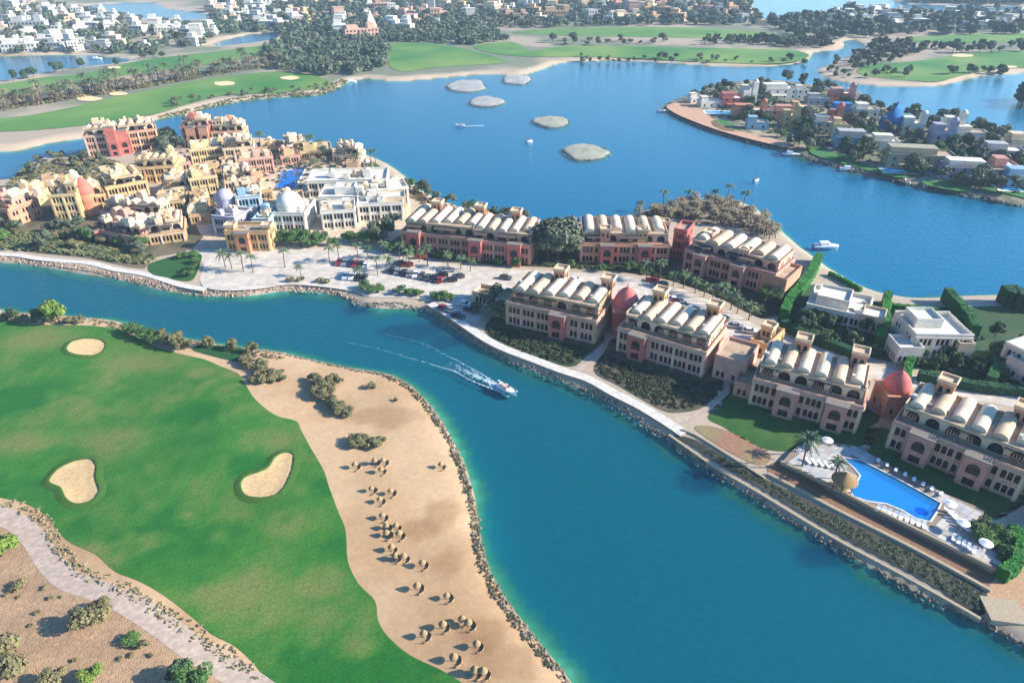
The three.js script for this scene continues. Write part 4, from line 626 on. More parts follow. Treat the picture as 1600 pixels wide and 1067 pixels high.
const VI = [
  [1108, 166, 14, 9, 3.4, 0.1, W.white, 'low white villa at the point of the island', { up: 0.3 }], [1086, 160, 9, 7, 3.2, 0.2, W.white, 'tiny white pavilion villa by the terracotta point'],
  [1142, 166, 14, 10, 5.5, 0, W.rose, 'rose villa with a low upper storey', { porch: 1 }], [1166, 160, 9, 9, 8, 0.1, W.white, 'tall white tower villa beside the rose villa', { tower: 1 }], [1170, 182, 20, 10, 4.2, -0.1, W.salmon, 'long orange villa with a stair tower', { m2: W.orange, tower: 1 }],
  [1215, 152, 22, 12, 6, 0, W.white, 'broad white villa backed by dark trees', { porch: 1, up: 0.7 }], [1250, 153, 8, 8, 5.5, 0, W.white, 'small white cube villa on the back shore'], [1212, 186, 18, 9, 5.2, -0.1, W.salmon, 'salmon villa with two stepped blocks', { side: 1, m2: W.pink }],
  [1231, 197, 8, 8, 6.2, -0.1, W.ochre, 'small ochre villa joined to the salmon one', { tower: 1 }], [1276, 162, 14, 8, 3.6, -0.1, W.grey, 'low grey villa on the back shore'], [1312, 160, 15, 10, 6.2, -0.1, W.red, 'red villa with a pink upper storey', { m2: W.pink, tower: 1 }],
  [1332, 158, 8, 8, 5, -0.1, W.white, 'white cube villa touching the red villa'], [1324, 182, 21, 10, 5, -0.15, W.sky, 'long pale blue villa', { m2: W.blue }], [1349, 188, 13, 10, 7, -0.15, W.white, 'white villa at the end of the pale blue villa', { porch: 1 }],
  [1288, 206, 14, 10, 6, -0.15, W.grey, 'dark grey villa among tall trees'], [1299, 204, 6, 6, 8.6, -0.15, W.red, 'narrow red tower villa', { tower: 1 }], [1307, 215, 7, 7, 7.6, -0.15, W.yellow, 'narrow yellow villa below the red tower'],
  [1342, 228, 26, 11, 5, -0.2, W.sky, 'long grey-blue villa facing the lagoon', { porch: 1, m2: W.grey }], [1380, 233, 13, 9, 4.6, -0.2, W.white, 'small white villa beside the long grey-blue one', { up: 0.7 }], [1394, 205, 12, 12, 7, -0.2, W.blue, 'bright blue villa with a pointed roof', { pyramid: 1 }],
  [1421, 210, 11, 9, 6.6, -0.2, W.white, 'white villa behind the blue pointed villa', { tower: 1 }], [1432, 260, 30, 12, 6.5, -0.2, W.olive, 'broad grey-brown villa above the bathing deck', { porch: 1, up: 0.7 }], [1466, 226, 10, 10, 8, -0.2, W.lilac, 'lilac tower villa behind the grey-brown one', { tower: 1 }],
  [1482, 214, 9, 9, 8, -0.2, W.white, 'white tower villa on the back shore', { tower: 1 }], [1508, 220, 19, 9, 5, -0.2, W.white, 'long white villa on the back shore'], [1562, 252, 18, 10, 6, -0.2, W.grey, 'grey villa under large trees'],
  [1592, 232, 13, 10, 5, -0.2, W.cream, 'cream villa at the bridge end'], [1524, 278, 30, 11, 5.2, -0.2, W.lilac, 'long lilac villa with a lagoon lawn', { m2: W.white, porch: 1 }], [1562, 276, 10, 10, 6, -0.2, W.pink, 'bright pink villa beside the lilac villa'], [1592, 290, 14, 10, 5, -0.2, W.sky, 'pale blue villa at the last bathing deck'],
  [1250, 176, 13, 9, 3.8, -0.1, W.sandw, 'low sand-coloured villa with a flat roof among the trees', { up: 0.3 }], [1182, 200, 12, 8, 3.6, -0.15, W.sky, 'low blue-roofed pavilion at the lagoon promenade', { up: 0.4 }],
  [1640, 262, 22, 11, 6, -0.2, W.white, 'white villa past the bridge end'],
];
for (const v of VI) villa(...v);
for (const [x, y, w, d, label] of [[1124, 176, 16, 7, 'plaza pool at the point of the villa island'], [1424, 268, 24, 6, 'bathing pool in front of the grey-brown villa'], [1500, 276, 18, 5, 'bathing pool in front of the lilac villa'], [1592, 296, 16, 5, 'bathing pool in front of the last pale blue villa']]) {
  const p = G(x, y, TOP), g = grp(); g.position.set(p[0], TOP + 0.12, p[1]); g.rotation.y = -0.15;
  part(g, 'pool_deck', box(w + 4, 0.2, d + 4, 0, 0, 0), W.white); part(g, 'pool_water', box(w, 0.06, d, 0, 0.202, 0), new THREE.MeshStandardMaterial({ color: C(0.03, 0.36, 0.7), roughness: 0.08 }));
  put(g, 'villa_pool', label, 'swimming pool', 'pools of the villa island');
}
// ---------------------------------------------------------------- far towns
{
  const tones = { white: W.white, cream: W.cream, blush: W.blush, sand: W.sandw, grey: W.grey };
  const protos = {};
  function proto(kind, m) {
    const k = kind + m; if (protos[k]) return protos[k].clone();
    const g = grp(), M = tones[m], dk = glassM;
    const row = (w, y, z, n, s = 1.4) => [...Array(n)].map((_, i) => box(s, 1.5, 0.2, -w / 2 + w / n * (i + 0.5), y, z));
    if (kind === 0) { part(g, 'wall', merge([box(14, 6.4, 10), box(15, 0.5, 11, 0, 6.4, 0), box(6, 3, 6, -2, 6.9, -1)]), M); part(g, 'window_row', merge([...row(13, 1, 5.03, 4), ...row(13, 4.2, 5.03, 4)]), dk); }
    if (kind === 1) { part(g, 'wall', merge([box(18, 3.6, 12), box(9, 3.2, 9, 3, 3.6, -1), box(4, 3, 4, 5, 6.8, -2)]), M); part(g, 'window_row', merge([...row(16, 1, 6.03, 5), ...row(8, 4.4, 3.53, 2).map(b => b.translate(3, 0, 0))]), dk); }
    if (kind === 2) { part(g, 'wall', merge([box(10, 9.6, 10), box(5, 6.4, 8, 7.4, 0, 0.5), box(10.6, 0.4, 10.6, 0, 9.6, 0)]), M); part(g, 'window_row', merge([...row(9, 1, 5.03, 3), ...row(9, 4.2, 5.03, 3), ...row(9, 7.2, 5.03, 3)]), dk); }
    if (kind === 3) { part(g, 'wall', merge([box(30, 7, 12), box(10, 3, 10, -8, 7, 0), box(6, 4, 8, 9, 7, 0)]), M); part(g, 'window_row', merge([...row(29, 1, 6.03, 9), ...row(29, 4.4, 6.03, 9)]), dk); }
    g.children[1].userData.kind = 'stuff'; protos[k] = g; return g.clone();
  }
  const kinds = ['two-storey house', 'low stepped house', 'tower-like house', 'long apartment row'];
  function town(poly, n, mix, where, group, sc = 1) {
    const b = boxOf(poly); let made = 0, tries = 0; const spots = [];
    while (made < n && tries++ < n * 30) {
      const x = rr(b[0], b[1]), y = rr(b[2], b[3]); if (!inside(poly, x, y)) continue;
      const p = G(x, y, TOP), [sd] = shore(p[0], p[1]); if (sd < 9 || spots.some(s => Math.hypot(s[0] - p[0], s[1] - p[1]) < 17)) continue;
      spots.push(p); made++;
      const m = pick(mix), k = pick([0, 0, 1, 1, 2, 3]), o = proto(k, m), s = sc * rr(0.8, 1.25);
      o.position.set(p[0], TOP, p[1]); o.rotation.y = rr(-0.5, 0.5) + (rnd() < 0.3 ? 1.57 : 0); o.scale.set(s, s * rr(0.9, 1.2), s);
      put(o, 'town_house', `${m === 'blush' ? 'blush pink' : m} ${kinds[k]} ${where}`, 'house', group);
    }
  }
  const wt = ['white', 'white', 'white', 'cream', 'grey'];
  town([[0, 6], [130, 12], [250, 36], [330, 42], [332, 70], [230, 84], [100, 83], [0, 82]], 62, wt, 'in the white town beside the pond', 'houses of the white town');
  town([[325, 0], [460, 0], [470, 46], [430, 50], [340, 50]], 30, wt, 'in the white town above the narrow canal', 'houses of the white town');
  town([[430, 0], [690, 0], [720, 40], [640, 52], [560, 60], [470, 50]], 34, ['blush', 'white', 'cream', 'sand', 'blush'], 'behind the dark wood', 'houses behind the wood', 1.1);
  town([[680, -3], [1170, -3], [1188, 38], [1000, 38], [860, 38], [740, 36]], 74, ['cream', 'sand', 'white', 'grey', 'blush', 'cream'], 'in the pale town above the golf course', 'houses of the pale town', 1.1);
  town([[1280, 16], [1600, 24], [1600, 48], [1420, 48], [1300, 36]], 30, ['white', 'white', 'grey'], 'among the far dark trees by the sea', 'houses by the sea');
  town([[1400, -6], [1600, -6], [1600, 6], [1420, 3]], 12, ['white', 'grey'], 'beyond the strip of sea', 'houses beyond the sea strip');
  const p = P(581, 52), g = grp(); g.position.copy(p);
  part(g, 'pyramid', uvm(clean(new THREE.ConeGeometry(9, 22, 4, 1).rotateY(0.6).translate(0, 13, 0))), W.white); part(g, 'plinth', box(16, 2.2, 12), W.white); put(g, 'pyramid_tower', 'white pointed pyramid tower at the edge of the wood', 'tower');
  const q = P(675, 30), t = grp(); t.position.copy(q); part(t, 'shaft', box(9, 26, 9), W.grey); part(t, 'top', box(10, 1, 10, 0, 26.002, 0), W.white); put(t, 'tower_block', 'tall grey tower block behind the wood', 'tower');
}
// ---------------------------------------------------------------- plants
const leafM = mat(C(1, 1, 1), { vertexColors: true, side: THREE.DoubleSide, roughness: 0.85 });
const barkM = mat(S(118, 92, 70), { map: again(stoneT, 1), bumpMap: again(bumpT, 3), bumpScale: 0.04 });
// leaves spread through the volume of several lobes
function crownGeo({ lobes, leaves, R, h, y0, size, col, col2, flat = 0.75 }) {
  const L = []; for (let i = 0; i < lobes; i++) { const tone = rnd(); const a = rr(0, 6.283), r = R * Math.sqrt(rnd()) * 0.72; L.push([r * Math.cos(a), y0 + h * rr(0.3, 0.75), r * Math.sin(a), R * rr(0.26, 0.5), tone]); }
  const pos = [], nor = [], c = [];
  for (let i = 0; i < leaves; i++) {
    const l = pick(L), u = rr(-1, 1), a = rr(0, 6.283), q = Math.sqrt(1 - u * u), rad = l[3] * (0.55 + 0.5 * Math.cbrt(rnd())), n = new THREE.Vector3(q * Math.cos(a), u, q * Math.sin(a));
    const p = new THREE.Vector3(l[0] + n.x * rad, Math.max(0.1, l[1] + n.y * rad * flat), l[2] + n.z * rad);
    const t = new THREE.Vector3(rr(-1, 1), rr(-1, 1), rr(-1, 1)).normalize(), n2 = n.clone().multiplyScalar(0.7).add(new THREE.Vector3(rr(-1, 1), rr(-.3, 1.2), rr(-1, 1)).multiplyScalar(0.6)).normalize(), e1 = t.cross(n2).normalize(), e2 = n2.clone().cross(e1), s = size * rr(0.6, 1.3);
    const v = [[-1, -0.55], [1, -0.55], [0.75, 0.6], [-0.75, 0.6]].map(([x, y]) => p.clone().addScaledVector(e1, x * s * 0.5).addScaledVector(e2, y * s * 0.8));
    const k = mixc(col, col2, clamp(0.65 * l[4] + 0.35 * rnd(), 0, 1)).map(w => w * rr(0.88, 1.12));
    for (const j of [0, 1, 2, 0, 2, 3]) { pos.push(v[j].x, v[j].y, v[j].z); nor.push(n2.x, n2.y, n2.z); c.push(...k); }
  }
  const g = new THREE.BufferGeometry(); g.setAttribute('position', new THREE.Float32BufferAttribute(pos, 3)); g.setAttribute('normal', new THREE.Float32BufferAttribute(nor, 3)); g.setAttribute('color', new THREE.Float32BufferAttribute(c, 3)); return g;
}
function trunkGeo(h, r, limbs, R) {
  const a = [uvm(clean(new THREE.CylinderGeometry(r * 0.6, r, h, 8).translate(0, h / 2, 0)))];
  for (let i = 0; i < limbs; i++) { const t = i / limbs * 6.283 + rr(-.3, .3), l = R * rr(0.6, 0.9), m = new THREE.CylinderGeometry(r * 0.15, r * 0.45, l, 6).translate(0, l / 2, 0).rotateZ(-rr(0.5, 0.9)).rotateY(t).translate(0, h * rr(0.6, 0.95), 0); a.push(uvm(clean(m))); }
  return merge(a);
}
function treeProto(o) { const g = grp(); part(g, 'trunk', trunkGeo(o.th ?? o.y0 + o.h * 0.4, o.tr ?? o.R * 0.07, o.limbs ?? 5, o.R), barkM); part(g, 'crown', crownGeo(o), leafM); return g; }
const OL = [0.10, 0.10, 0.045], OL2 = [0.24, 0.21, 0.09], GR = [0.03, 0.085, 0.02], GR2 = [0.10, 0.19, 0.04], BR = [0.07, 0.15, 0.02], BR2 = [0.19, 0.26, 0.04], DK = [0.024, 0.065, 0.028], DK2 = [0.07, 0.12, 0.05], GY = [0.06, 0.085, 0.05], GY2 = [0.14, 0.16, 0.09];
const TR = {
  olive: [0, 1, 2].map(() => treeProto({ lobes: 9, leaves: 1900, R: 3, h: 3.4, y0: 0.2, size: 0.34, col: OL, col2: OL2, th: 1.4 })),
  scrub: [0, 1, 2].map(() => treeProto({ lobes: 6, leaves: 420, R: 1.6, h: 1.7, y0: 0.05, size: 0.3, col: OL, col2: OL2, th: 0.6, limbs: 4 })),
  green: [0, 1].map(() => treeProto({ lobes: 10, leaves: 2200, R: 3.2, h: 5, y0: 0.9, size: 0.36, col: GR, col2: GR2 })),
  bright: [0, 1].map(() => treeProto({ lobes: 10, leaves: 2200, R: 3.2, h: 5, y0: 0.8, size: 0.36, col: BR, col2: BR2 })),
  dark: [0, 1, 2].map(() => treeProto({ lobes: 10, leaves: 900, R: 3.4, h: 6, y0: 1.2, size: 0.6, col: DK, col2: DK2 })),
  grey: [0, 1, 2].map(() => treeProto({ lobes: 11, leaves: 900, R: 3.6, h: 7, y0: 1.0, size: 0.6, col: GY, col2: GY2 })),
};
function tree(kind, px, py, s, label, group, name = 'tree', cat = 'tree', sy = 1) {
  if (name === 'tree') name = { olive: 'olive_green_tree', scrub: 'scrub_bush', green: 'leafy_tree', bright: 'bright_tree', dark: 'dark_tree', grey: 'grey_tree' }[kind];  // tree names go by leaf tone, not by species
  const p = P(px, py), o = pick(TR[kind]).clone(); o.position.set(p.x, p.y - 0.03, p.z); o.rotation.y = rr(0, 6.28); o.scale.set(s, s * sy * rr(0.9, 1.1), s); return put(o, name, label, cat, group);
}
// date palms: bent trunk and feathered fronds
function palmProto(h, n, fl, col, col2) {
  const g = grp(), bend = 0.06 * h, tg = [];
  for (let k = 0; k < 5; k++) { const y0 = h * k / 5, y1 = h * (k + 1) / 5, x0 = bend * (k / 5) ** 2, x1 = bend * ((k + 1) / 5) ** 2, c = new THREE.CylinderGeometry(0.2 - 0.012 * (k + 1), 0.21 - 0.012 * k, Math.hypot(y1 - y0, x1 - x0) + 0.02, 7, 1, true); c.rotateZ(-Math.atan2(x1 - x0, y1 - y0)).translate((x0 + x1) / 2, (y0 + y1) / 2, 0); tg.push(uvm(clean(c))); }
  part(g, 'trunk', merge(tg), barkM);
  const pos = [], c = [];
  for (let i = 0; i < n; i++) {
    const a = i / n * 6.283 * 3 + rr(-.2, .2), up = rr(-0.15, 1.15), len = fl * rr(0.8, 1.1), k = mixc(col, col2, rnd());
    const pt = t => { const r = len * t * Math.cos(up * (1 - t * 0.3)), y = len * (Math.sin(up) * t - 0.62 * t * t); return new THREE.Vector3(bend + r * Math.cos(a), h + y, r * Math.sin(a)); };
    const S7 = 7;
    for (let s = 0; s < S7; s++) {
      const p0 = pt(s / S7), p1 = pt((s + 1) / S7), dir = p1.clone().sub(p0).normalize(), side = new THREE.Vector3(-Math.sin(a), 0, Math.cos(a)), w = fl * 0.2 * Math.sin(Math.PI * (0.15 + 0.8 * (s + 0.5) / S7));
      for (const sg of [-1, 1]) { const tip = p0.clone().lerp(p1, 0.9).addScaledVector(side, sg * w).addScaledVector(dir, w * 0.5); tip.y -= w * 0.45; for (const q of [p0, p1, tip]) { pos.push(q.x, q.y, q.z); c.push(...k); } }
    }
  }
  const gg = new THREE.BufferGeometry(); gg.setAttribute('position', new THREE.Float32BufferAttribute(pos, 3)); gg.setAttribute('color', new THREE.Float32BufferAttribute(c, 3)); gg.computeVertexNormals();
  part(g, 'crown', gg, leafM); return g;
}
const PAL = { green: [[6.5, 26, 3.1], [7.5, 24, 3.0], [5.5, 28, 2.9]].map(a => palmProto(...a, [0.05, 0.10, 0.045], [0.13, 0.18, 0.08])), dusty: [[4.2, 24, 2.6], [5, 22, 2.5], [3.4, 26, 2.6]].map(a => palmProto(...a, [0.14, 0.12, 0.07], [0.28, 0.22, 0.13])), dark: [[7, 24, 3], [6, 26, 3]].map(a => palmProto(...a, [0.02, 0.06, 0.03], [0.05, 0.10, 0.05])) };
function palm(kind, px, py, s, label, group, base) { const p = P(px, py, base ?? TOP), o = pick(PAL[kind]).clone(); o.position.set(p.x, (base ?? p.y) - 0.02, p.z); o.rotation.y = rr(0, 6.28); o.scale.setScalar(s * rr(0.85, 1.15)); return put(o, 'date_palm', label, 'palm', group); }

// golf course side
const bank = 'shrubs of the golf course bank';
tree('bright', 92, 503, 1.35, 'tall bright green tree on the golf course bank', bank); tree('dark', 66, 503, 0.75, 'dark tree behind the bright green tree on the golf bank', bank);
tree('dark', 25, 499, 0.6, 'small dark tree on the golf bank by the fairway edge', bank);
for (const [x, y, s] of [[105, 504, .8], [122, 504, .8], [35, 500, .7], [10, 499, .7]]) tree('olive', x, y, s * 0.8, 'olive shrub beside the bright tree on the golf bank', bank, 'shrub', 'shrub');
for (const [x, y, s] of [[204, 519, .9], [218, 524, 1.0], [232, 531, 1.0], [243, 534, .9]]) tree('green', x, y, s * 0.8, 'round green shrub in the hedge-like row above the oval bunker', bank, 'shrub', 'shrub', 0.75);
for (const [x, y, s] of [[256, 530, .9], [262, 539, .9], [274, 542, 1], [288, 545, .9], [278, 534, .9]]) tree('olive', x, y, s, 'olive brown shrub at the end of the green shrub row', bank, 'shrub', 'shrub', 1.1);
for (const [x, y] of [[326, 540], [363, 544], [394, 549]]) tree('olive', x, y, 0.62, 'small rounded shrub on the rim of the tee lawn', bank, 'shrub', 'shrub', 1.5);
for (const [x, y, s] of [[382, 566, .8], [388, 572, .7], [408, 576, .85], [414, 582, .7], [432, 588, .8], [420, 596, .9], [400, 596, .7], [436, 596, .7]]) tree('olive', x, y, s, 'olive shrub in the clump between tee lawn and beach', bank, 'shrub', 'shrub', 0.75);
const bs = 'shrubs on the sandy beach';
for (const [x, y, s] of [[492, 598, .9], [505, 604, .9], [518, 600, .8], [500, 616, 1], [512, 624, 1], [524, 634, .95], [536, 642, .85], [544, 646, .6], [528, 596, .6]]) tree('olive', x, y, s, 'olive shrub in the large clump on the sandy beach', bs, 'shrub', 'shrub', 0.85);
for (const [x, y, s] of [[556, 694, .8], [568, 697, .85], [582, 697, .8], [592, 693, .6]]) tree('olive', x, y, s, 'olive shrub in the small clump above the straw umbrellas', bs, 'shrub', 'shrub', 0.8);
tree('scrub', 581, 606, 0.9, 'lone scrubby bush on the open sand', bs, 'shrub', 'shrub'); tree('scrub', 618, 626, 0.5, 'dark little bush on the sand near the canal rocks', bs, 'shrub', 'shrub');
const sg = 'shrubs of the scrub garden';
tree('bright', 2, 868, 1.05, 'bright green bush at the edge of the cart path', sg, 'shrub', 'shrub', 0.9);
tree('olive', 147, 972, 1.05, 'broad olive shrub casting a long shadow in the scrub garden', sg, 'shrub', 'shrub', 0.95); tree('olive', 158, 968, 0.8, 'olive shrub grown into the broad one', sg, 'shrub', 'shrub');
tree('olive', 12, 1052, 1.4, 'large olive shrub in the scrub garden beside the dry soil', sg, 'shrub', 'shrub'); tree('green', 305, 1068, 0.85, 'dense dark green tree beside the cart path', sg); tree('dark', 284, 1066, 0.6, 'dark bush under the dense green tree', sg, 'shrub', 'shrub');
tree('scrub', 28, 918, 1.0, 'dark green bush below the bright one', sg, 'shrub', 'shrub'); tree('green', 205, 1008, 0.55, 'low green bush in the middle of the scrub garden', sg, 'shrub', 'shrub', 0.6); tree('scrub', 225, 1010, 0.7, 'sparse bush beside the low green bush', sg, 'shrub', 'shrub');
tree('olive', 92, 1066, 0.7, 'small olive bush with a long dark shadow', sg, 'shrub', 'shrub'); tree('bright', 145, 1066, 0.55, 'yellow-green bush in the dry soil', sg, 'shrub', 'shrub');
for (const [x, y] of [[68, 922], [80, 938], [95, 936], [60, 960], [190, 1032], [205, 1026], [236, 1028], [10, 932], [30, 935], [50, 980], [120, 1035]]) tree('scrub', x, y, rr(0.25, 0.42), 'tiny dry tuft on the soil of the scrub garden', sg, 'shrub', 'shrub');
// palms and trees of the resort
const av = 'date palms along the street and car park';
for (const [x, y] of [[1052, 447], [1068, 450], [1086, 458], [1100, 464], [1112, 472], [1126, 477], [1142, 484], [1152, 490], [1170, 500], [1030, 440], [1010, 436]]) palm('green', x, y, 0.85, 'date palm in the avenue beside the pink blocks', av);
for (const [x, y] of [[352, 418], [362, 421], [380, 424], [395, 426], [445, 418], [515, 412], [530, 408], [560, 410], [575, 404], [600, 402], [624, 404], [640, 418], [655, 410], [668, 416], [700, 418], [720, 420], [735, 424], [590, 430], [610, 424], [560, 436], [470, 432]]) palm('green', x, y, 0.8, 'date palm standing on the paved car park', av);
for (const [x, y, s] of [[568, 452, 1], [580, 458, .9], [592, 456, .9], [624, 458, .9], [640, 460, .9], [655, 462, .8], [690, 468, 1], [704, 468, .9], [680, 466, .8]]) tree('green', x, y, s * 0.75, 'bushy tree at the canal edge of the car park', 'trees at the canal edge of the car park', 'tree', 'tree', 0.7);
for (const [x, y] of [[455, 440], [470, 438], [500, 440], [512, 442]]) tree('scrub', x, y, 1, 'low shrub in the car park planter', 'shrubs of the car park planter', 'shrub', 'shrub');
const st = 'street trees between the pink blocks';
for (const [x, y, s] of [[838, 404, 1.5], [856, 408, 1.7], [872, 406, 1.8], [890, 406, 1.5], [850, 394, 1.7], [868, 390, 1.8], [884, 392, 1.6]]) tree('grey', x, y, s, 'tall grey-green street tree between the pink blocks', st, 'tree', 'tree', 1.05);
for (const [x, y, s] of [[612, 394, .9], [640, 398, .7], [684, 402, .6], [780, 414, .6], [808, 416, .7], [700, 406, .6], [940, 424, .5], [985, 424, .7], [1000, 424, .6], [890, 418, .6], [1196, 468, .9], [1208, 474, .9]]) tree('green', x, y, s, 'garden tree at the foot of a pink apartment block', 'garden trees of the pink blocks');
for (const [x, y] of [[735, 345], [720, 355], [722, 348]]) tree('grey', x, y, 0.9, 'tree between the roofs of the two joined pink blocks', st);
for (const [x, y, s] of [[440, 380, 1], [455, 382, 1.2], [470, 384, 1.2], [488, 384, 1.1], [500, 382, 1], [545, 376, .9], [560, 378, 1], [575, 380, 1.1], [590, 378, 1], [520, 384, .6], [430, 384, .8]]) tree('green', x, y, s * 1.05, 'dense green tree in front of the white hotel', 'garden trees of the white hotel', 'tree', 'tree', 0.85);
for (const [x, y, s] of [[605, 372, 1.1], [596, 382, .9], [612, 360, 1], [588, 372, 1]]) tree('grey', x, y, s, 'grey-green tree between white hotel and pink block', 'garden trees of the white hotel');
const gc = 'grey trees of the village';
for (let k = 0; k < 14; k++) tree('grey', 250 + rr(0, 42), 222 + rr(0, 34), rr(0.8, 1.2), 'grey-green tree in the clump between the red houses', gc);
for (let k = 0; k < 26; k++) { const x = rr(0, 230); tree(pick(['olive', 'grey', 'green']), x, 352 + x * 0.13 + rr(-6, 32) * (1 - x / 500), rr(0.6, 1.05), 'bushy garden tree above the promenade of the yellow village', 'garden trees above the promenade'); }
for (let k = 0; k < 22; k++) tree(pick(['olive', 'grey']), rr(40, 175), rr(245, 282), rr(0.5, 0.9), 'scrubby tree on the open ground by the inlet', 'scrub trees by the inlet');
for (let k = 0; k < 36; k++) tree(pick(['olive', 'grey', 'olive']), rr(240, 420), rr(232, 345), rr(0.4, 0.75), 'courtyard tree between the cream terrace houses', 'courtyard trees of the village');
for (let k = 0; k < 44; k++) palm(pick(['dusty', 'green']), rr(255, 600), rr(236, 340), 0.8, 'courtyard palm between the cream terrace houses', 'courtyard palms of the village');
for (const [x, y] of [[410, 222], [406, 224], [486, 232], [502, 234], [536, 238], [475, 234], [560, 262], [580, 280]]) palm('green', x, y, 1.0, 'tall palm on the lagoon shore of the village', 'palms on the lagoon shore');
for (let k = 0; k < 26; k++) { const t = rnd(); tree(pick(['olive', 'green', 'grey']), 610 + t * 225, 275 + t * 66 + rr(6, 16), rr(0.5, 0.8), 'shore shrub behind the pink blocks', 'shore shrubs behind the pink blocks', 'shrub', 'shrub'); }
for (let k = 0; k < 20; k++) palm('dusty', rr(480, 560), rr(246, 266), 0.8, 'low palm by the beach lawn of the hotel', 'palms by the beach lawn');
// palm grove on the point
{ const q = [[985, 338], [1030, 326], [1080, 317], [1130, 316], [1165, 326], [1195, 346], [1215, 368], [1222, 388], [1195, 375], [1150, 356], [1090, 350], [1040, 345]]; let n = 0, t = 0; while (n < 130 && t++ < 4000) { const x = rr(985, 1222), y = rr(315, 390); if (!inside(q, x, y)) continue; n++; palm('dusty', x, y, 0.85, 'dusty date palm in the dense grove on the sandy point', 'date palms of the grove on the point'); } }
for (const [x, y] of [[1000, 330], [1036, 322], [1074, 314], [1116, 312], [1136, 313], [1162, 320]]) palm('green', x, y, 0.8, 'palm on the outer rim of the grove at the water', 'rim palms of the grove');
// garden palms near the pool
palm('dark', 1254, 728, 0.95, 'palm at the canal corner of the pool terrace', 'palms of the pool garden', DT - 0.05); palm('dark', 1262, 706, 0.9, 'palm between the dark lawn and the pool terrace', 'palms of the pool garden', DT - 0.05); palm('dark', 1304, 748, 0.8, 'palm leaning over the thatched bar', 'palms of the pool garden', DT - 0.05);
for (const [x, y, s] of [[1532, 846, .8], [1546, 852, .75], [1558, 846, .8], [1540, 836, .8], [1572, 880, .7], [1578, 868, .8]]) tree('green', x, y, s, 'leafy tree in the planting at the end of the pool terrace', 'trees at the end of the pool terrace', 'tree', 'tree', 0.75);
for (const [x, y, s] of [[1168, 592, .7], [1176, 604, .6], [1158, 580, .8]]) palm('green', x, y, s, 'palm beside the low wing over the curving footpath', 'palms of the curving footpath');
for (const [x, y, s] of [[770, 490, .9], [782, 498, .9], [768, 500, .7], [760, 478, .8], [776, 476, .9], [748, 490, .6]]) tree('grey', x, y, s, 'grey-green tree at the end of the block nearest the car park', 'trees at the end of the front row');
for (const [x, y] of [[302, 402], [306, 412], [300, 424], [294, 432], [286, 404]]) tree('green', x, y, 0.6, 'leafy shrub on the rim of the bright lawn at the car park', 'shrubs of the bright lawn', 'shrub', 'shrub', 0.8);
// villa gardens
for (let k = 0; k < 70; k++) { const x = rr(1232, 1600), y = lerp(500, 560, (x - 1232) / 370) + rr(-28, 40); tree(pick(['dark', 'dark', 'green']), x, y, rr(0.35, 0.75), 'dark garden tree round the white villas', 'garden trees of the white villas'); }
// hedges: leafy skin round a dense core
function hedge(px, w, h, col, col2, label, n = 30) {
  const l = gline(px, TOP, 4), g = grp(), core = [], pos = [], c = [], nor = [];
  for (let i = 1; i < l.length; i++) {
    const a = l[i - 1], b = l[i], len = Math.hypot(b[0] - a[0], b[1] - a[1]), an = Math.atan2(-(b[1] - a[1]), b[0] - a[0]);
    const bb = box(len + 0.3, h * (0.93 + 0.1 * hash(i, 7)), w * (0.9 + 0.1 * hash(i, 9)) - 0.1 + 0.013 * (i % 5)); bb.rotateY(an).translate((a[0] + b[0]) / 2, 0, (a[1] + b[1]) / 2); core.push(bb);
    for (let k = 0; k < len * n; k++) {
      const t = rnd(), u = rr(-0.5, 0.5), f = rnd(), X = lerp(a[0], b[0], t), Z = lerp(a[1], b[1], t), sx = -(b[1] - a[1]) / len, sz = (b[0] - a[0]) / len;
      let y, o, nn; if (f < 0.4) { y = h * rr(0.97, 1.06); o = u * w; nn = [0, 1, 0]; } else { const s = f < 0.7 ? 1 : -1; y = h * rnd(); o = s * w * 0.5 * rr(0.95, 1.08); nn = [sx * s, 0.3, sz * s]; }
      const p = new THREE.Vector3(X + sx * o, y, Z + sz * o), n2 = new THREE.Vector3(nn[0] + rr(-.6, .6), nn[1] + rr(-.6, .6), nn[2] + rr(-.6, .6)).normalize(), e1 = new THREE.Vector3(rr(-1, 1), rr(-1, 1), rr(-1, 1)).cross(n2).normalize(), e2 = n2.clone().cross(e1), s = rr(0.22, 0.4), kk = mixc(col, col2, rnd()).map(v => v * rr(0.8, 1.2));
      for (const [x, y2] of [[-1, -1], [1, -1], [1, 1], [-1, -1], [1, 1], [-1, 1]]) { const q = p.clone().addScaledVector(e1, x * s * 0.5).addScaledVector(e2, y2 * s * 0.5); pos.push(q.x, q.y, q.z); nor.push(n2.x, n2.y, n2.z); c.push(...kk); }
    }
  }
  const lg = new THREE.BufferGeometry(); lg.setAttribute('position', new THREE.Float32BufferAttribute(pos, 3)); lg.setAttribute('normal', new THREE.Float32BufferAttribute(nor, 3)); lg.setAttribute('color', new THREE.Float32BufferAttribute(c, 3));
  part(g, 'core', merge(core), mat(C(...mixc(col, col2, 0.3)), { bumpMap: again(bumpT, 2), bumpScale: 0.1 })); part(g, 'foliage', lg, leafM); g.position.y = TOP + 0.04; put(g, 'hedge', label, 'hedge', 'clipped hedges of the villas');
}
const HB = [0.012, 0.13, 0.012], HB2 = [0.04, 0.24, 0.025], HD = [0.008, 0.06, 0.02], HD2 = [0.02, 0.11, 0.035];
hedge([[1224, 498], [1233, 478], [1250, 456], [1268, 430], [1278, 408]], 2.8, 3.2, HB, HB2, 'tall bright green hedge from the street to the beach');
hedge([[1222, 512], [1262, 532], [1310, 550], [1352, 568]], 2.4, 2.6, HD, HD2, 'dark hedge along the street in front of the white flat villa');
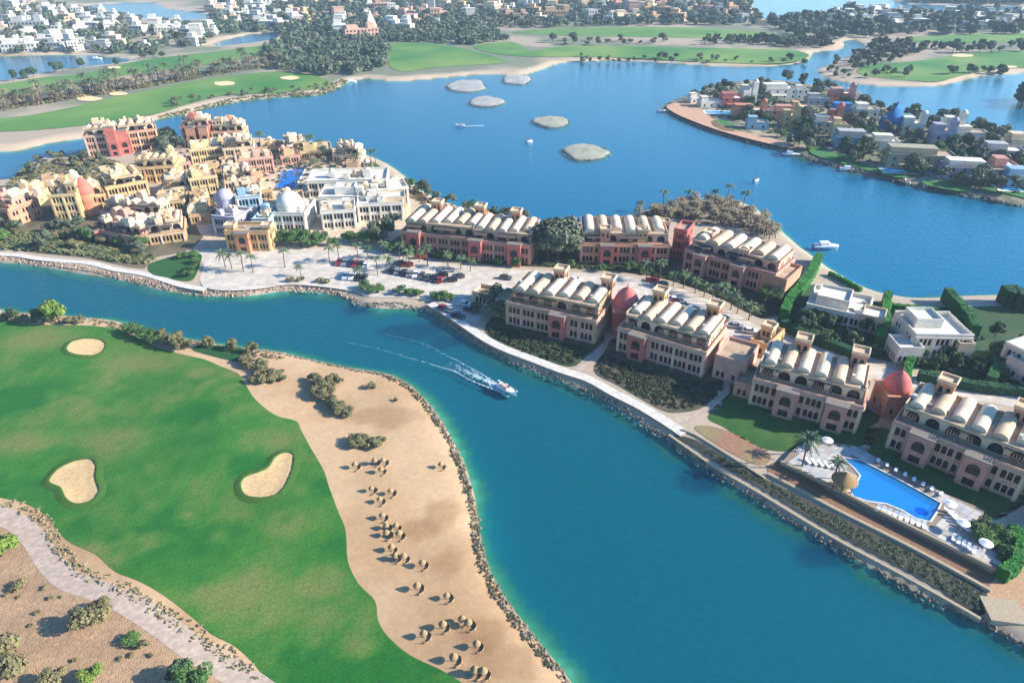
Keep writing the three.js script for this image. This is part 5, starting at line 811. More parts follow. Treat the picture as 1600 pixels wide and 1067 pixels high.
hedge([[1372, 545], [1378, 510], [1384, 472]], 2.4, 4.0, HB, HB2, 'bright green hedge wall between the two villas');
hedge([[1388, 484], [1420, 488], [1462, 492]], 1.6, 2.2, HB, HB2, 'bright green hedge along the beach behind the stepped white villa');
hedge([[1476, 470], [1490, 486], [1508, 508], [1520, 530]], 2.6, 4.4, HD, HB2, 'tall dark hedge beside the stepped white villa');
hedge([[1568, 470], [1585, 480], [1620, 486]], 5, 5.5, HD, HD2, 'massive dark hedge at the lagoon');
hedge([[1434, 592], [1480, 602], [1540, 612], [1600, 618], [1680, 636]], 2.4, 2.4, HD, HD2, 'dark hedge along the street below the stepped white villa');
hedge([[1544, 606], [1552, 590], [1566, 570]], 2.4, 3.4, HD, HB2, 'hedge between the stepped white villa and the large plain villa');
hedge([[1296, 430], [1320, 442], [1345, 456]], 1.2, 1.4, HB, HB2, 'thin bright hedge on the beach');
hedge([[1562, 906], [1584, 890], [1590, 862], [1578, 836]], 2.2, 2.6, HB, HB2, 'rounded green hedge at the end of the pool terrace');
hedge([[1414, 598], [1420, 572], [1432, 560]], 2, 2.4, HB, HB2, 'short bright hedge at the low annexe of the stepped villa');
// golf trees beyond the lagoon
const pr = 'palms in the row between the golf fairways';
for (let k = 0; k < 150; k++) { const t = rnd(), x = t * 440; palm(pick(['dusty', 'green', 'dusty']), x, lerp(168, 97, t) + rr(-6, 7), rr(1.3, 1.8), 'palm in the long row between two golf fairways', pr); }
for (let k = 0; k < 46; k++) { const t = rnd(); tree(pick(['grey', 'olive', 'dark']), lerp(870, 1260, t), lerp(94, 97, t) + rr(-6, 2), rr(0.4, 0.9), 'shore tree of the long golf fairway', 'shore trees of the long fairway'); }
for (let k = 0; k < 40; k++) tree(pick(['grey', 'olive', 'dark']), rr(860, 1250), rr(63, 71), rr(0.7, 1.3), 'tree on the dry strip between two fairways', 'trees of the dry strip');
for (let k = 0; k < 40; k++) tree(pick(['grey', 'dark']), rr(1290, 1420), rr(92, 122), rr(0.5, 1.0), 'tree at the tip of the golf peninsula', 'trees of the golf peninsula');
for (let k = 0; k < 30; k++) tree(pick(['grey', 'dark']), rr(1360, 1600), rr(70, 84), rr(0.8, 1.4), 'tree between the fairways of the golf peninsula', 'trees of the golf peninsula');
for (let k = 0; k < 12; k++) tree('dark', rr(1470, 1580), rr(116, 124) - 4, rr(0.7, 1.2), 'shore tree of the golf peninsula', 'trees of the golf peninsula');
for (let k = 0; k < 16; k++) tree('dark', rr(1592, 1640), rr(150, 163), rr(1.3, 1.9), 'dark tree on the wooded islet by the bridge', 'trees of the wooded islet');
for (const [x, y] of [[20, 126], [35, 121], [52, 119], [85, 114], [98, 112], [180, 104], [225, 92], [240, 90], [255, 90], [130, 106]]) tree('dark', x, y, rr(0.9, 1.4), 'tree on the pond shore of the golf course', 'trees on the pond shore');
for (let k = 0; k < 34; k++) { const t = rnd(); tree(pick(['olive', 'olive', 'grey']), lerp(260, 520, t), lerp(170, 136, Math.sqrt(t)) + rr(-6, 4), rr(0.4, 0.8), 'shrub on the golf shore facing the village', 'shrubs of the golf shore', 'shrub', 'shrub'); }
// villa island trees
{ let n = 0, t = 0; while (n < 210 && t++ < 6000) { const x = rr(1060, 1600), y = rr(130, 318), p = G(x, y, TOP), [sd, k] = shore(p[0], p[1]); if (k !== 3 || sd < 7) continue; if (VI.some(v => { const q = G(v[0], v[1], TOP); return Math.abs(q[0] - p[0]) < v[2] / 2 + 2 && Math.abs(q[1] - p[1]) < v[3] / 2 + 2.5; })) continue; if (x < 1150 && y > 150 + (x - 1060) * 0.3) continue; n++; const kk = pick(['dark', 'dark', 'grey', 'grey', 'green']); tree(kk, x, y, rr(0.6, 1.35), `${kk === 'green' ? 'green' : kk === 'dark' ? 'dark green' : 'grey-green'} garden tree between the coloured villas`, 'garden trees of the villa island'); } }
// woods and garden trees of the far towns: masses of clumps
function mass(name, label, regions, col, n, s0, s1) {
  const g = crownGeo({ lobes: 7, leaves: 110, R: 3.4, h: 6, y0: 0.2, size: 1.5, col: [0.8, 0.8, 0.8], col2: [1.1, 1.1, 1.1] }), im = new THREE.InstancedMesh(g, leafM, n), m = new THREE.Matrix4(), q = new THREE.Quaternion(), c = new THREE.Color(); let k = 0, tries = 0;
  while (k < n && tries++ < n * 40) { const r = pick(regions), b = boxOf(r), x = rr(b[0], b[1]), y = rr(b[2], b[3]); if (!inside(r, x, y)) continue; const p = G(x, y, TOP), [sd] = shore(p[0], p[1]); if (sd < 4) continue; const s = rr(s0, s1); q.setFromAxisAngle(new THREE.Vector3(0, 1, 0), rr(0, 6.28)); m.compose(new THREE.Vector3(p[0], TOP - 0.1, p[1]), q, new THREE.Vector3(s, s * rr(0.8, 1.3), s)); im.setMatrixAt(k, m); const w = mixc(col[0], col[1], rnd()); im.setColorAt(k, c.setRGB(...w)); k++; }
  im.count = k; im.castShadow = true; put(im, name, label, 'trees', null, 'stuff');
}
const LF1 = [[0.06, 0.10, 0.06], [0.15, 0.18, 0.11]];
mass('wood', 'dense dark wood between the golf fairways and the far town', [[[400, 92], [430, 70], [470, 50], [600, 54], [606, 100], [575, 114], [545, 118], [500, 118], [440, 110]], [[600, 40], [740, 44], [800, 62], [740, 70], [640, 66], [600, 66]]], LF1, 560, 0.7, 1.5);
mass('town_trees', 'garden trees spread through the white town', [[[0, 0], [130, 10], [250, 36], [340, 40], [345, 66], [230, 84], [0, 84]], [[320, 0], [470, 0], [475, 54], [430, 56], [340, 52]]], LF1, 900, 0.7, 1.5);
mass('town_trees', 'trees spread through the pale town above the golf course', [[[430, 0], [1180, -3], [1190, 40], [1000, 40], [860, 44], [740, 44], [560, 56], [470, 54]]], LF1, 1500, 0.8, 1.7);
mass('wood', 'far dark trees by the sea', [[[1190, 34], [1290, 22], [1330, 18], [1600, 22], [1600, 54], [1420, 56], [1300, 62], [1230, 56]], [[1400, -10], [1600, -10], [1600, 8], [1420, 4]]], LF1, 1000, 0.9, 1.8);
mass('wood', 'tree belt along the dry strip of the far golf course', [[[1100, 62], [1290, 64], [1310, 76], [1230, 74]], [[1340, 70], [1420, 72], [1500, 74], [1440, 86], [1370, 94], [1330, 100]]], [[0.05, 0.07, 0.04], [0.12, 0.12, 0.07]], 160, 0.6, 1.3);
// ground cover of the gardens, scrub along the cart path
function cover(name, label, poly, n, R, col, sy = 0.7, kind = 'stuff') {
  const g = crownGeo({ lobes: 4, leaves: 26, R: R, h: R, y0: 0, size: R * 0.55, col: [0.8, 0.8, 0.8], col2: [1.2, 1.2, 1.2] }), im = new THREE.InstancedMesh(g, leafM, n), m = new THREE.Matrix4(), q = new THREE.Quaternion(), b = boxOf(poly), c = new THREE.Color(); let k = 0, t = 0;
  while (k < n && t++ < n * 60) { const x = rr(b[0], b[1]), z = rr(b[2], b[3]); if (!inside(poly, x, z)) continue; const s = rr(0.5, 1.2); q.setFromAxisAngle(new THREE.Vector3(0, 1, 0), rr(0, 6.28)); m.compose(new THREE.Vector3(x, H(x, z) + 0.02, z), q, new THREE.Vector3(s, s * sy, s)); im.setMatrixAt(k, m); im.setColorAt(k, c.setRGB(...mixc(col[0], col[1], rnd()))); k++; }
  im.count = k; im.castShadow = true; put(im, name, label, 'ground cover', null, kind);
}
cover('ground_cover', 'low dark shrubs planted in front of the block nearest the car park', gpoly([[766, 508], [764, 520], [800, 541], [850, 558], [890, 569], [910, 556], [925, 545], [880, 540], [830, 525]]), 420, 0.7, [[0.02, 0.05, 0.02], [0.06, 0.09, 0.03]]);
cover('ground_cover', 'low dark shrubs planted in front of the block beside the red dome', gpoly([[932, 578], [946, 556], [980, 568], [1060, 592], [1130, 600], [1100, 630], [1060, 640], [1035, 636], [1000, 618], [965, 598]]), 620, 0.7, [[0.03, 0.05, 0.02], [0.09, 0.09, 0.045]]);
cover('scrub', 'grey-green scrub along the golf edge of the cart path', ribbon(gline([[-20, 780], [30, 790], [66, 812], [92, 850], [112, 880], [150, 905], [200, 925], [250, 955], [300, 985], [335, 1010], [372, 1032], [400, 1060]]), 2.4), 330, 0.42, [[0.26, 0.23, 0.12], [0.46, 0.39, 0.23]]);
cover('scrub', 'straggling scrub along the shrub bank of the golf course', ribbon(gline([[0, 497], [60, 500], [130, 500], [200, 512], [260, 530], [310, 535], [380, 547], [440, 560]]), 3), 200, 0.6, [[0.08, 0.09, 0.04], [0.24, 0.20, 0.11]]);
cover('scrub', 'low weeds growing among the canal rocks of the beach', ribbon(gline([[600, 587], [636, 604], [664, 632], [690, 668], [708, 702], [722, 738], [733, 772], [740, 810], [746, 850], [756, 890], [776, 928], [800, 965], [836, 1010], [866, 1045]], 0.8), 1.6), 320, 0.45, [[0.06, 0.07, 0.03], [0.14, 0.13, 0.06]]);

cover('ground_cover', 'dense garden shrubs between the promenade and the yellow houses', gpoly([[-20, 362], [20, 364], [80, 362], [130, 372], [150, 384], [210, 398], [240, 400], [230, 412], [180, 408], [130, 400], [60, 392], [-20, 386]], 1.4, 2), 900, 1.3, [[0.06, 0.10, 0.03], [0.22, 0.22, 0.09]]);
cover('ground_cover', 'olive scrub on the open ground by the inlet', gpoly([[30, 268], [60, 254], [130, 246], [180, 252], [190, 268], [120, 290], [50, 288], [10, 290]], 1.4, 2), 800, 1.2, [[0.12, 0.12, 0.05], [0.26, 0.22, 0.11]]);
cover('ground_cover', 'courtyard shrubs between the cream terrace houses', gpoly([[255, 262], [330, 240], [450, 238], [540, 252], [560, 272], [430, 300], [400, 335], [310, 345], [260, 310]], 1.4, 2), 620, 1.2, [[0.10, 0.11, 0.04], [0.26, 0.22, 0.10]]);
cover('ground_cover', 'shrubs planted along the shore behind the pink blocks', ribbon(gline([[610, 284], [650, 306], [700, 326], [760, 342], [830, 352], [900, 354]], 1.4), 7), 420, 1.2, [[0.10, 0.11, 0.04], [0.30, 0.22, 0.11]]);
cover('ground_cover', 'low planting at the foot of the pink apartment blocks', gpoly([[612, 392], [680, 402], [760, 412], [840, 416], [920, 420], [1010, 429], [1080, 446], [1140, 470], [1190, 496], [1200, 486], [1140, 462], [1080, 438], [1010, 422], [900, 413], [740, 408], [640, 396]], 1.4, 2), 700, 1.0, [[0.04, 0.08, 0.03], [0.12, 0.14, 0.05]]);
cover('ground_cover', 'low garden planting between the white villas', gpoly([[1232, 512], [1300, 530], [1400, 558], [1500, 585], [1600, 600], [1600, 570], [1530, 560], [1420, 570], [1380, 545], [1300, 520], [1245, 500]], 1.4, 2), 800, 1.1, [[0.03, 0.08, 0.03], [0.09, 0.15, 0.05]]);
cover('scrub', 'dry scrub under the palm row between the golf fairways', ribbon(gline([[0, 170], [120, 150], [240, 131], [340, 113], [440, 99]], 1.4), 16), 900, 1.6, [[0.12, 0.12, 0.06], [0.28, 0.25, 0.13]]);
cover('scrub', 'shrubs along the golf shore facing the lagoon', ribbon(gline([[250, 182], [300, 170], [360, 156], [430, 147], [500, 143], [540, 124]], 1.4), 7), 420, 1.3, [[0.12, 0.13, 0.06], [0.30, 0.27, 0.14]]);
cover('ground_cover', 'undergrowth among the grove palms on the sandy point', gpoly([[985, 338], [1030, 327], [1080, 318], [1130, 317], [1165, 327], [1195, 347], [1212, 368], [1150, 356], [1090, 350], [1040, 346]], 1.4, 2), 320, 1.1, [[0.20, 0.15, 0.09], [0.38, 0.28, 0.18]]);
cover('ground_cover', 'garden shrubs between the coloured villas of the island', gpoly([[1100, 150], [1180, 132], [1280, 142], [1360, 168], [1450, 192], [1600, 220], [1600, 300], [1450, 276], [1300, 236], [1200, 206], [1140, 186]], 1.4, 2), 1300, 1.5, [[0.03, 0.08, 0.03], [0.11, 0.16, 0.06]]);
cover('ground_cover', 'sparse creeping plants on the slope behind the sea wall', gpoly([[1090, 692], [1140, 720], [1200, 753], [1310, 810], [1400, 854], [1480, 896], [1540, 930], [1530, 950], [1480, 922], [1400, 878], [1300, 822], [1190, 757], [1120, 716]], 1.4, 1), 420, 0.55, [[0.04, 0.07, 0.03], [0.12, 0.13, 0.06]], 0.4);
// ---------------------------------------------------------------- rocks, islets
function rockGeo(s) { const g = new THREE.IcosahedronGeometry(1, 1), p = g.attributes.position; for (let i = 0; i < p.count; i++) { const x = p.getX(i), y = p.getY(i), z = p.getZ(i), k = 0.7 + 0.6 * vnoise(x * 1.7 + s * 9, y * 1.7 + z * 1.3 + s); p.setXYZ(i, x * k, y * k * 0.7, z * k); } g.computeVertexNormals(); return g; }
function rocks(name, label, line, w, n, s0, s1, cols, y = 0.25, side = 0) {
  const im = new THREE.InstancedMesh(rockGeo(n % 7), mat(C(1, 1, 1), { bumpMap: again(bumpT, 1), bumpScale: 0.05 }), n), m = new THREE.Matrix4(), q = new THREE.Quaternion(), e = new THREE.Euler(), c = new THREE.Color();
  const acc = [0]; for (let i = 1; i < line.length; i++) acc.push(acc[i - 1] + Math.hypot(line[i][0] - line[i - 1][0], line[i][1] - line[i - 1][1]));
  for (let k = 0; k < n; k++) { const d = rnd() * acc[acc.length - 1]; let i = 1; while (acc[i] < d) i++; const t = (d - acc[i - 1]) / (acc[i] - acc[i - 1]), a = line[i - 1], b = line[i], l = Math.hypot(b[0] - a[0], b[1] - a[1]), o = rr(-0.5, 0.5) * w * (0.6 + 0.8 * vnoise(d / 6, 3)), x = lerp(a[0], b[0], t) - (b[1] - a[1]) / l * o, z = lerp(a[1], b[1], t) + (b[0] - a[0]) / l * o, s = lerp(s0, s1, rnd() ** 2); q.setFromEuler(e.set(rr(0, 6), rr(0, 6), rr(0, 6))); m.compose(new THREE.Vector3(x, Math.max(H(x, z), -0.3) + s * 0.15, z), q, new THREE.Vector3(s, s, s)); im.setMatrixAt(k, m); im.setColorAt(k, c.setRGB(...mixc(cols[0], cols[1], rnd()))); }
  im.castShadow = true; put(im, name, label, 'rocks', null, 'stuff');
}
const dkR = [[0.12, 0.105, 0.085], [0.30, 0.24, 0.18]], rdR = [[0.28, 0.18, 0.13], [0.50, 0.37, 0.27]];
rocks('riprap', 'dark boulders lining the canal edge of the sandy beach', gline([[560, 579], [600, 586], [636, 602], [665, 629], [690, 664], [709, 700], [724, 735], [735, 771], [742, 808], [748, 846], [758, 886], [778, 925], [803, 962], [838, 1007], [872, 1046], [905, 1090]], 0.6), 1.5, 1200, 0.1, 0.38, dkR);
rocks('riprap', 'brown boulders on the golf bank at the canal', gline([[0, 489], [130, 497], [215, 515], [310, 534], [430, 550], [560, 579]], 0.6), 1.2, 420, 0.15, 0.45, dkR);
rocks('riprap', 'reddish boulders below the promenade of the yellow village', gline([[-60, 400], [40, 408], [130, 421], [215, 438], [290, 454], [370, 459], [440, 451], [520, 456], [560, 472]], 0.6), 2.0, 1300, 0.15, 0.42, rdR);
rocks('riprap', 'brown boulders below the promenade of the front row', gline([[566, 476], [650, 480], [700, 505], [770, 549], [830, 577], [930, 616], [1030, 677], [1070, 706], [1120, 740]], 0.5), 1.8, 1000, 0.14, 0.4, dkR);
rocks('riprap', 'boulders under the sea wall of the pool terrace', gline([[1120, 741], [1180, 777], [1300, 850], [1440, 930], [1530, 968], [1620, 1020]], 0.4), 1.2, 500, 0.14, 0.4, dkR);
rocks('riprap', 'dark boulders round the shore of the villa island', gline([[1040, 168], [1065, 186], [1140, 213], [1230, 236], [1300, 258], [1400, 281], [1500, 302], [1600, 321]], 0.4), 2.4, 800, 0.3, 0.8, [[0.08, 0.075, 0.07], [0.2, 0.18, 0.16]]);
{
  const pebM = mat(C(1, 1, 1), { vertexColors: true, bumpMap: again(bumpT, 0.4), bumpScale: 0.2 });
  [[728, 134, 31, 9, 'largest grey gravel islet near the sandy point'], [808, 124, 22, 8, 'grey gravel islet touching the sandy point'], [760, 159, 26, 8, 'grey gravel islet beside the largest one'], [862, 190, 27, 9, 'grey-green gravel islet in the middle of the lagoon'], [916, 238, 36, 12, 'long grey-green gravel islet nearest the palm grove']].forEach(([x, y, rx, ry, label], k) => {
    const c = G(x, y), e = G(x + rx, y), f = G(x, y - ry), a = e[0] - c[0], b = Math.abs(f[1] - c[1]) * 0.95, pos = [], col = [], idx = [], n = 48, R = [0, 0.3, 0.55, 0.75, 0.88, 0.95, 1.0, 1.06, 1.16], Y = [1.15, 1.1, 1.0, 0.9, 0.75, 0.5, 0.1, -0.5, -1.6];
    for (let i = 0; i < R.length; i++) for (let j = 0; j < n; j++) { const t = j / n * 6.283, w = R[i] * (0.84 + 0.30 * vnoise(2 * Math.cos(t) + k * 5, 2 * Math.sin(t)) + 0.05 * vnoise(9 * Math.cos(t), 9 * Math.sin(t) + k)), xx = a * w * Math.cos(t), zz = b * w * Math.sin(t); pos.push(xx, Y[i] + (i < 6 ? 0.35 * (vnoise(xx / 2, zz / 2 + k) - 0.5) : 0), zz); const s = 0.7 + 0.6 * fbm(xx / 3, zz / 3, 3), tone = i > 5 ? [0.14, 0.13, 0.11] : k > 2 ? [0.36, 0.36, 0.27] : [0.40, 0.39, 0.36]; col.push(...tone.map(v => v * s)); if (i) { const q = i * n + j, r = i * n + (j + 1) % n; idx.push(q - n, r, q, q - n, r - n, r); } }
    const g = new THREE.BufferGeometry(); g.setAttribute('position', new THREE.Float32BufferAttribute(pos, 3)); g.setAttribute('color', new THREE.Float32BufferAttribute(col, 3)); g.setIndex(idx); g.computeVertexNormals(); uvm(g);
    const o = grp(); o.position.set(c[0], 0, c[1]); part(o, 'gravel_mound', g, pebM); part(o, 'marker_post', box(0.4, 1.6, 0.4, 0, 0.9, -1), W.white);
    const rk = rockGeo(k + 2), rm = mat(C(0.17, 0.16, 0.14)); for (let j = 0; j < 22; j++) { const t = rr(0, 6.283), s = rr(0.25, 0.6), m = part(o, 'boulder', rk, rm); m.position.set(a * 1.02 * Math.cos(t), 0.25, b * 1.02 * Math.sin(t)); m.scale.setScalar(s); m.rotation.set(rr(0, 3), rr(0, 3), 0); }
    put(o, 'gravel_islet', label, 'islet', 'gravel islets of the lagoon');
  });
}
// ---------------------------------------------------------------- straw umbrellas on the beach
{
  const straw = mat(S(196, 164, 122), { map: again(stoneT, 1.5), bumpMap: again(bumpT, 3), bumpScale: 0.06, side: THREE.DoubleSide }), reed = mat(S(196, 168, 128), { map: again(stoneT, 1.2), bumpMap: again(bumpT, 3), bumpScale: 0.04, side: THREE.DoubleSide });
  const u = grp(); part(u, 'pole', uvm(clean(new THREE.CylinderGeometry(0.06, 0.07, 2.0, 8).translate(0, 1.0, 0))), woodM);
  const pts = [[0.82, 1.25], [0.84, 1.33], [0.66, 1.6], [0.4, 1.95], [0.12, 2.25], [0.001, 2.3]].map(a => new THREE.Vector2(...a)); part(u, 'canopy', uvm(clean(new THREE.LatheGeometry(pts, 14))), straw);
  const f = grp(), fg = []; for (let k = 0; k < 15; k++) { const a = -1.5 + k * 0.215; fg.push(box(0.05, 0.5 + 0.08 * hash(k, 1), 0.28).rotateY(-a).translate(1.2 * Math.cos(a), 0, 1.2 * Math.sin(a))); } part(f, 'reed_screen', merge(fg), reed);
  for (let k = 0; k < 4; k++) { const a = -1.5 + k * 1.0; part(f, 'stake', box(0.07, 0.85, 0.07), woodM).position.set(1.26 * Math.cos(a), 0, 1.26 * Math.sin(a)); }
  let first = true;
  for (const [x, y] of [[599, 724], [586, 724], [555, 730], [596, 738], [581, 768], [611, 772], [594, 785], [598, 810], [604, 825], [619, 825], [604, 836], [624, 837], [612, 858], [618, 871], [631, 872], [660, 882], [652, 918], [698, 933], [692, 978], [662, 991], [722, 970], [732, 976], [745, 1009], [709, 1029], [755, 1052], [742, 1050], [689, 728]]) {
    const p = P(x, y + 2), o = first ? u : u.clone(), w = first ? f : f.clone(); first = false;
    o.position.set(p.x, p.y - 0.03, p.z); o.rotation.y = rr(0, 6); o.scale.setScalar(rr(0.72, 0.9)); put(o, 'straw_umbrella', 'straw beach umbrella on the pale sand', 'umbrella', 'straw umbrellas on the beach');
    w.position.set(p.x + 0.15, p.y - 0.05, p.z + 0.1); w.rotation.y = rr(-0.35, 0.15); w.scale.setScalar(rr(0.75, 0.95)); put(w, 'windbreak', 'low curved reed windbreak round a straw umbrella', 'windbreak', 'reed windbreaks on the beach');
  }
}
// ---------------------------------------------------------------- boats and foam
const foamM = mat(S(236, 246, 250), { roughness: 0.6 }), hullM = new THREE.MeshPhysicalMaterial({ color: S(240, 242, 245), roughness: 0.3, clearcoat: 0.6 });
function hullGeo(L, Wd, Hh) {                              // pointed bow towards +x
  const st = [[-0.5, 0.86], [-0.3, 1], [0, 1], [0.2, 0.92], [0.34, 0.7], [0.44, 0.38], [0.5, 0.02]], pos = [], idx = [], m = 7;
  st.forEach(([t, b]) => { const x = t * L, hw = b * Wd / 2, up = Hh * (1 + 0.35 * Math.max(0, t)); [[-1, up], [-0.94, up * 0.5], [-0.7, 0], [0, -0.35], [0.7, 0], [0.94, up * 0.5], [1, up]].forEach(([s, y]) => pos.push(x, y, s * hw)); });
  for (let i = 0; i < st.length - 1; i++) for (let j = 0; j < m - 1; j++) { const a = i * m + j, b = a + m; idx.push(a, a + 1, b, b, a + 1, b + 1); }
  for (let j = 1; j < m - 1; j++) idx.push(0, j + 1, j);
  const g = new THREE.BufferGeometry(); g.setAttribute('position', new THREE.Float32BufferAttribute(pos, 3)); g.setIndex(idx); g.computeVertexNormals(); return uvm(clean(g));
}
function deckGeo(L, Wd, y) { const s = new THREE.Shape(); [[-0.5, 0.82], [-0.3, 0.95], [0, 0.95], [0.2, 0.87], [0.34, 0.65], [0.44, 0.34], [0.49, 0.01]].forEach(([t, b], i) => i ? s.lineTo(t * L, b * Wd / 2) : s.moveTo(t * L, b * Wd / 2)); [[0.49, 0.01], [0.44, 0.34], [0.34, 0.65], [0.2, 0.87], [0, 0.95], [-0.3, 0.95], [-0.5, 0.82]].forEach(([t, b]) => s.lineTo(t * L, -b * Wd / 2)); return uvm(clean(new THREE.ExtrudeGeometry(s, { depth: 0.06, bevelEnabled: false }).rotateX(-Math.PI / 2).translate(0, y, 0))); }
function motorboat(L, Wd, cabin) {
  const g = grp(); part(g, 'hull', hullGeo(L, Wd, 0.85), hullM); part(g, 'deck', deckGeo(L, Wd, 0.72), mat(S(226, 222, 214)));
  part(g, 'windscreen', box(0.08, 0.55, Wd * 0.7, L * 0.08, 0.78, 0).applyMatrix4(new THREE.Matrix4().makeShear(0, 0, -0.5, 0, 0, 0)), glassM);
  if (cabin) part(g, 'cabin', merge([box(L * 0.3, 1.1, Wd * 0.66, -L * 0.08, 0.78, 0), box(L * 0.36, 0.12, Wd * 0.76, -L * 0.08, 1.882, 0)]), hullM);
  else for (const [x, z] of [[-0.08, 0.3], [-0.08, -0.3], [-0.3, 0], [0.02, 0.3]]) part(g, 'seat', merge([box(0.6, 0.4, 0.7), box(0.16, 0.75, 0.7, -0.36, 0, 0)]), mat(S(190, 160, 150))).position.set(x * L, 0.78, z * Wd * 0.7);
  part(g, 'outboard_motor', merge([box(0.45, 0.7, 0.4, 0, 0.4, 0), box(0.2, 1, 0.2, -0.05, -0.5, 0)]), mat(C(0.03, 0.03, 0.035), { roughness: 0.4 })).position.x = -L * 0.52;
  return g;
}
{
  const a = G(775, 600), b = G(812, 622), g = motorboat(6.6, 2.2, false); g.position.set((a[0] + b[0]) / 2, 0.05, (a[1] + b[1]) / 2); g.rotation.y = Math.atan2(-(b[1] - a[1]), b[0] - a[0]); g.rotation.z = 0.05;
  put(g, 'motorboat', 'white open motorboat speeding along the canal with a foamy wake', 'boat');
  const im = (name, label, gen, n) => { const geo = new THREE.CylinderGeometry(1, 1.15, 0.05, 7), p = geo.attributes.position; for (let i = 0; i < p.count; i++) { const k = 0.6 + 0.8 * hash(i % 8, 5); p.setX(i, p.getX(i) * k); p.setZ(i, p.getZ(i) * k); } const o = new THREE.InstancedMesh(geo, foamM, n), m = new THREE.Matrix4(), q = new THREE.Quaternion(); for (let k = 0; k < n; k++) { const [x, z, s, an, st] = gen(); q.setFromAxisAngle(new THREE.Vector3(0, 1, 0), an); m.compose(new THREE.Vector3(x, 0.012, z), q, new THREE.Vector3(s * st, 1, s)); o.setMatrixAt(k, m); } put(o, name, label, 'foam', null, 'stuff'); };
  const core = gline([[790, 611], [770, 600], [745, 588], [720, 577], [700, 567]], 0), n1 = gline([[790, 608], [765, 592], [735, 575], [700, 556], [655, 535], [600, 522]], 0), n2 = gline([[788, 614], [765, 606], [735, 594], [712, 581], [680, 571], [640, 559], [590, 545], [545, 535]], 0);
  const on = (l, t) => { const i = Math.min(l.length - 2, Math.floor(t * (l.length - 1))), f = t * (l.length - 1) - i; return [lerp(l[i][0], l[i + 1][0], f), lerp(l[i][1], l[i + 1][1], f), Math.atan2(-(l[i + 1][1] - l[i][1]), l[i + 1][0] - l[i][0])]; };
  im('wake_foam', 'white foam churned up behind the speeding motorboat', () => { const t = rnd() ** 1.7, [x, z, an] = on(core, t), w = (0.5 + 1.4 * t) * (rnd() + rnd() - 1); return [x + w * Math.sin(an), z + w * Math.cos(an), rr(0.04, 0.14) * (1.2 - t), an + rr(-.3, .3), rr(1.5, 4)]; }, 620);
  im('wake_foam', 'two thin foam lines trailing far behind the motorboat', () => { const l = rnd() < 0.62 ? n2 : n1, t = rnd() ** 1.2, [x, z, an] = on(l, t), w = 0.28 * (rnd() + rnd() - 1) * (1 + t); return [x + w * Math.sin(an), z + w * Math.cos(an), rr(0.02, 0.06) * (1.25 - t), an + rr(-.2, .2), rr(2, 6)]; }, 900);
  im('bow_foam', 'white bow spray round the motorboat hull', () => { const t = rr(-0.6, 0.22), sd = rnd() < 0.5 ? 1 : -1, [x0, z0] = [lerp(a[0], b[0], t + 0.5), lerp(a[1], b[1], t + 0.5)], an = g.rotation.y, w = sd * (1.35 + 0.4 * rnd()); return [x0 + w * Math.sin(an), z0 + w * Math.cos(an), rr(0.08, 0.2), an, rr(1, 2.5)]; }, 160);
  const c = G(727, 197), d2 = motorboat(6, 2.2, false); d2.position.set(c[0] - 3, 0.05, c[1]); d2.rotation.y = Math.PI * 0.95; put(d2, 'motorboat', 'small white motorboat with a short wake in the open lagoon', 'boat');
  im('wake_foam', 'short white wake of the small motorboat in the open lagoon', () => { const t = rnd(); return [c[0] + t * 11, c[1] - t * 2 + rr(-.5, .5), rr(0.15, 0.4) * (1.2 - t), 0.2, rr(2, 4)]; }, 130);
  const s = G(827, 222), sb = motorboat(4, 1.5, false); sb.position.set(s[0], 0.05, s[1]); sb.rotation.y = 0.5; put(sb, 'motorboat', 'tiny white dinghy between the gravel islets', 'boat');
  const mb = (x, y, L, ry, label) => { const p = G(x, y), o = motorboat(L, L * 0.33, L > 8); o.position.set(p[0], 0.05, p[1]); o.rotation.y = ry; put(o, 'moored_boat', label, 'boat', 'moored boats'); };
  mb(1291, 386, 9.5, 0.05, 'white cabin boat moored off the sandy beach of the villas'); mb(1036, 174, 7, 0.1, 'white boat moored at the terracotta point of the villa island'); mb(1130, 207, 7, -0.3, 'white boat under the promenade of the villa island'); mb(1236, 242, 9, -0.2, 'white cabin boat off the bright lawn of the villa island'); mb(1326, 266, 8.4, -0.2, 'cabin boat at the villa island below the long grey-blue villa'); mb(1418, 285, 6, 1.3, 'small boat at the bathing deck of the grey-brown villa'); mb(1444, 290, 6, 1.3, 'small boat beside the green lagoon lawn'); mb(548, 128, 9, 0.3, 'white boat moored on the golf shore'); mb(1182, 283, 4, 0.6, 'little white dinghy alone in the lagoon'); mb(150, 92, 10, 0.1, 'white boat on the pond of the white town');
  const jetty = (x, y, ry, label) => { const p = G(x, y), o = grp(); o.position.set(p[0], 0, p[1]); o.rotation.y = ry; for (let k = 0; k < 14; k++) part(o, 'plank', plankG, woodM).position.set(0, 0.7, k * 0.55); for (let k = 0; k < 4; k++) for (const q of [-0.9, 0.9]) part(o, 'pile', pileG, woodM).position.set(q, -2.2, k * 2.3 + 0.3); put(o, 'jetty', label, 'jetty', 'jetties of the villa island'); };
  const plankG = box(2.2, 0.1, 0.5), pileG = box(0.22, 3.2, 0.22);
  jetty(1400, 281, 0.3, 'timber jetty in front of the bathing deck'); jetty(1236, 236, 0.3, 'timber jetty at the bright lawn'); jetty(1540, 308, 0.3, 'timber jetty below the lilac villa');
}
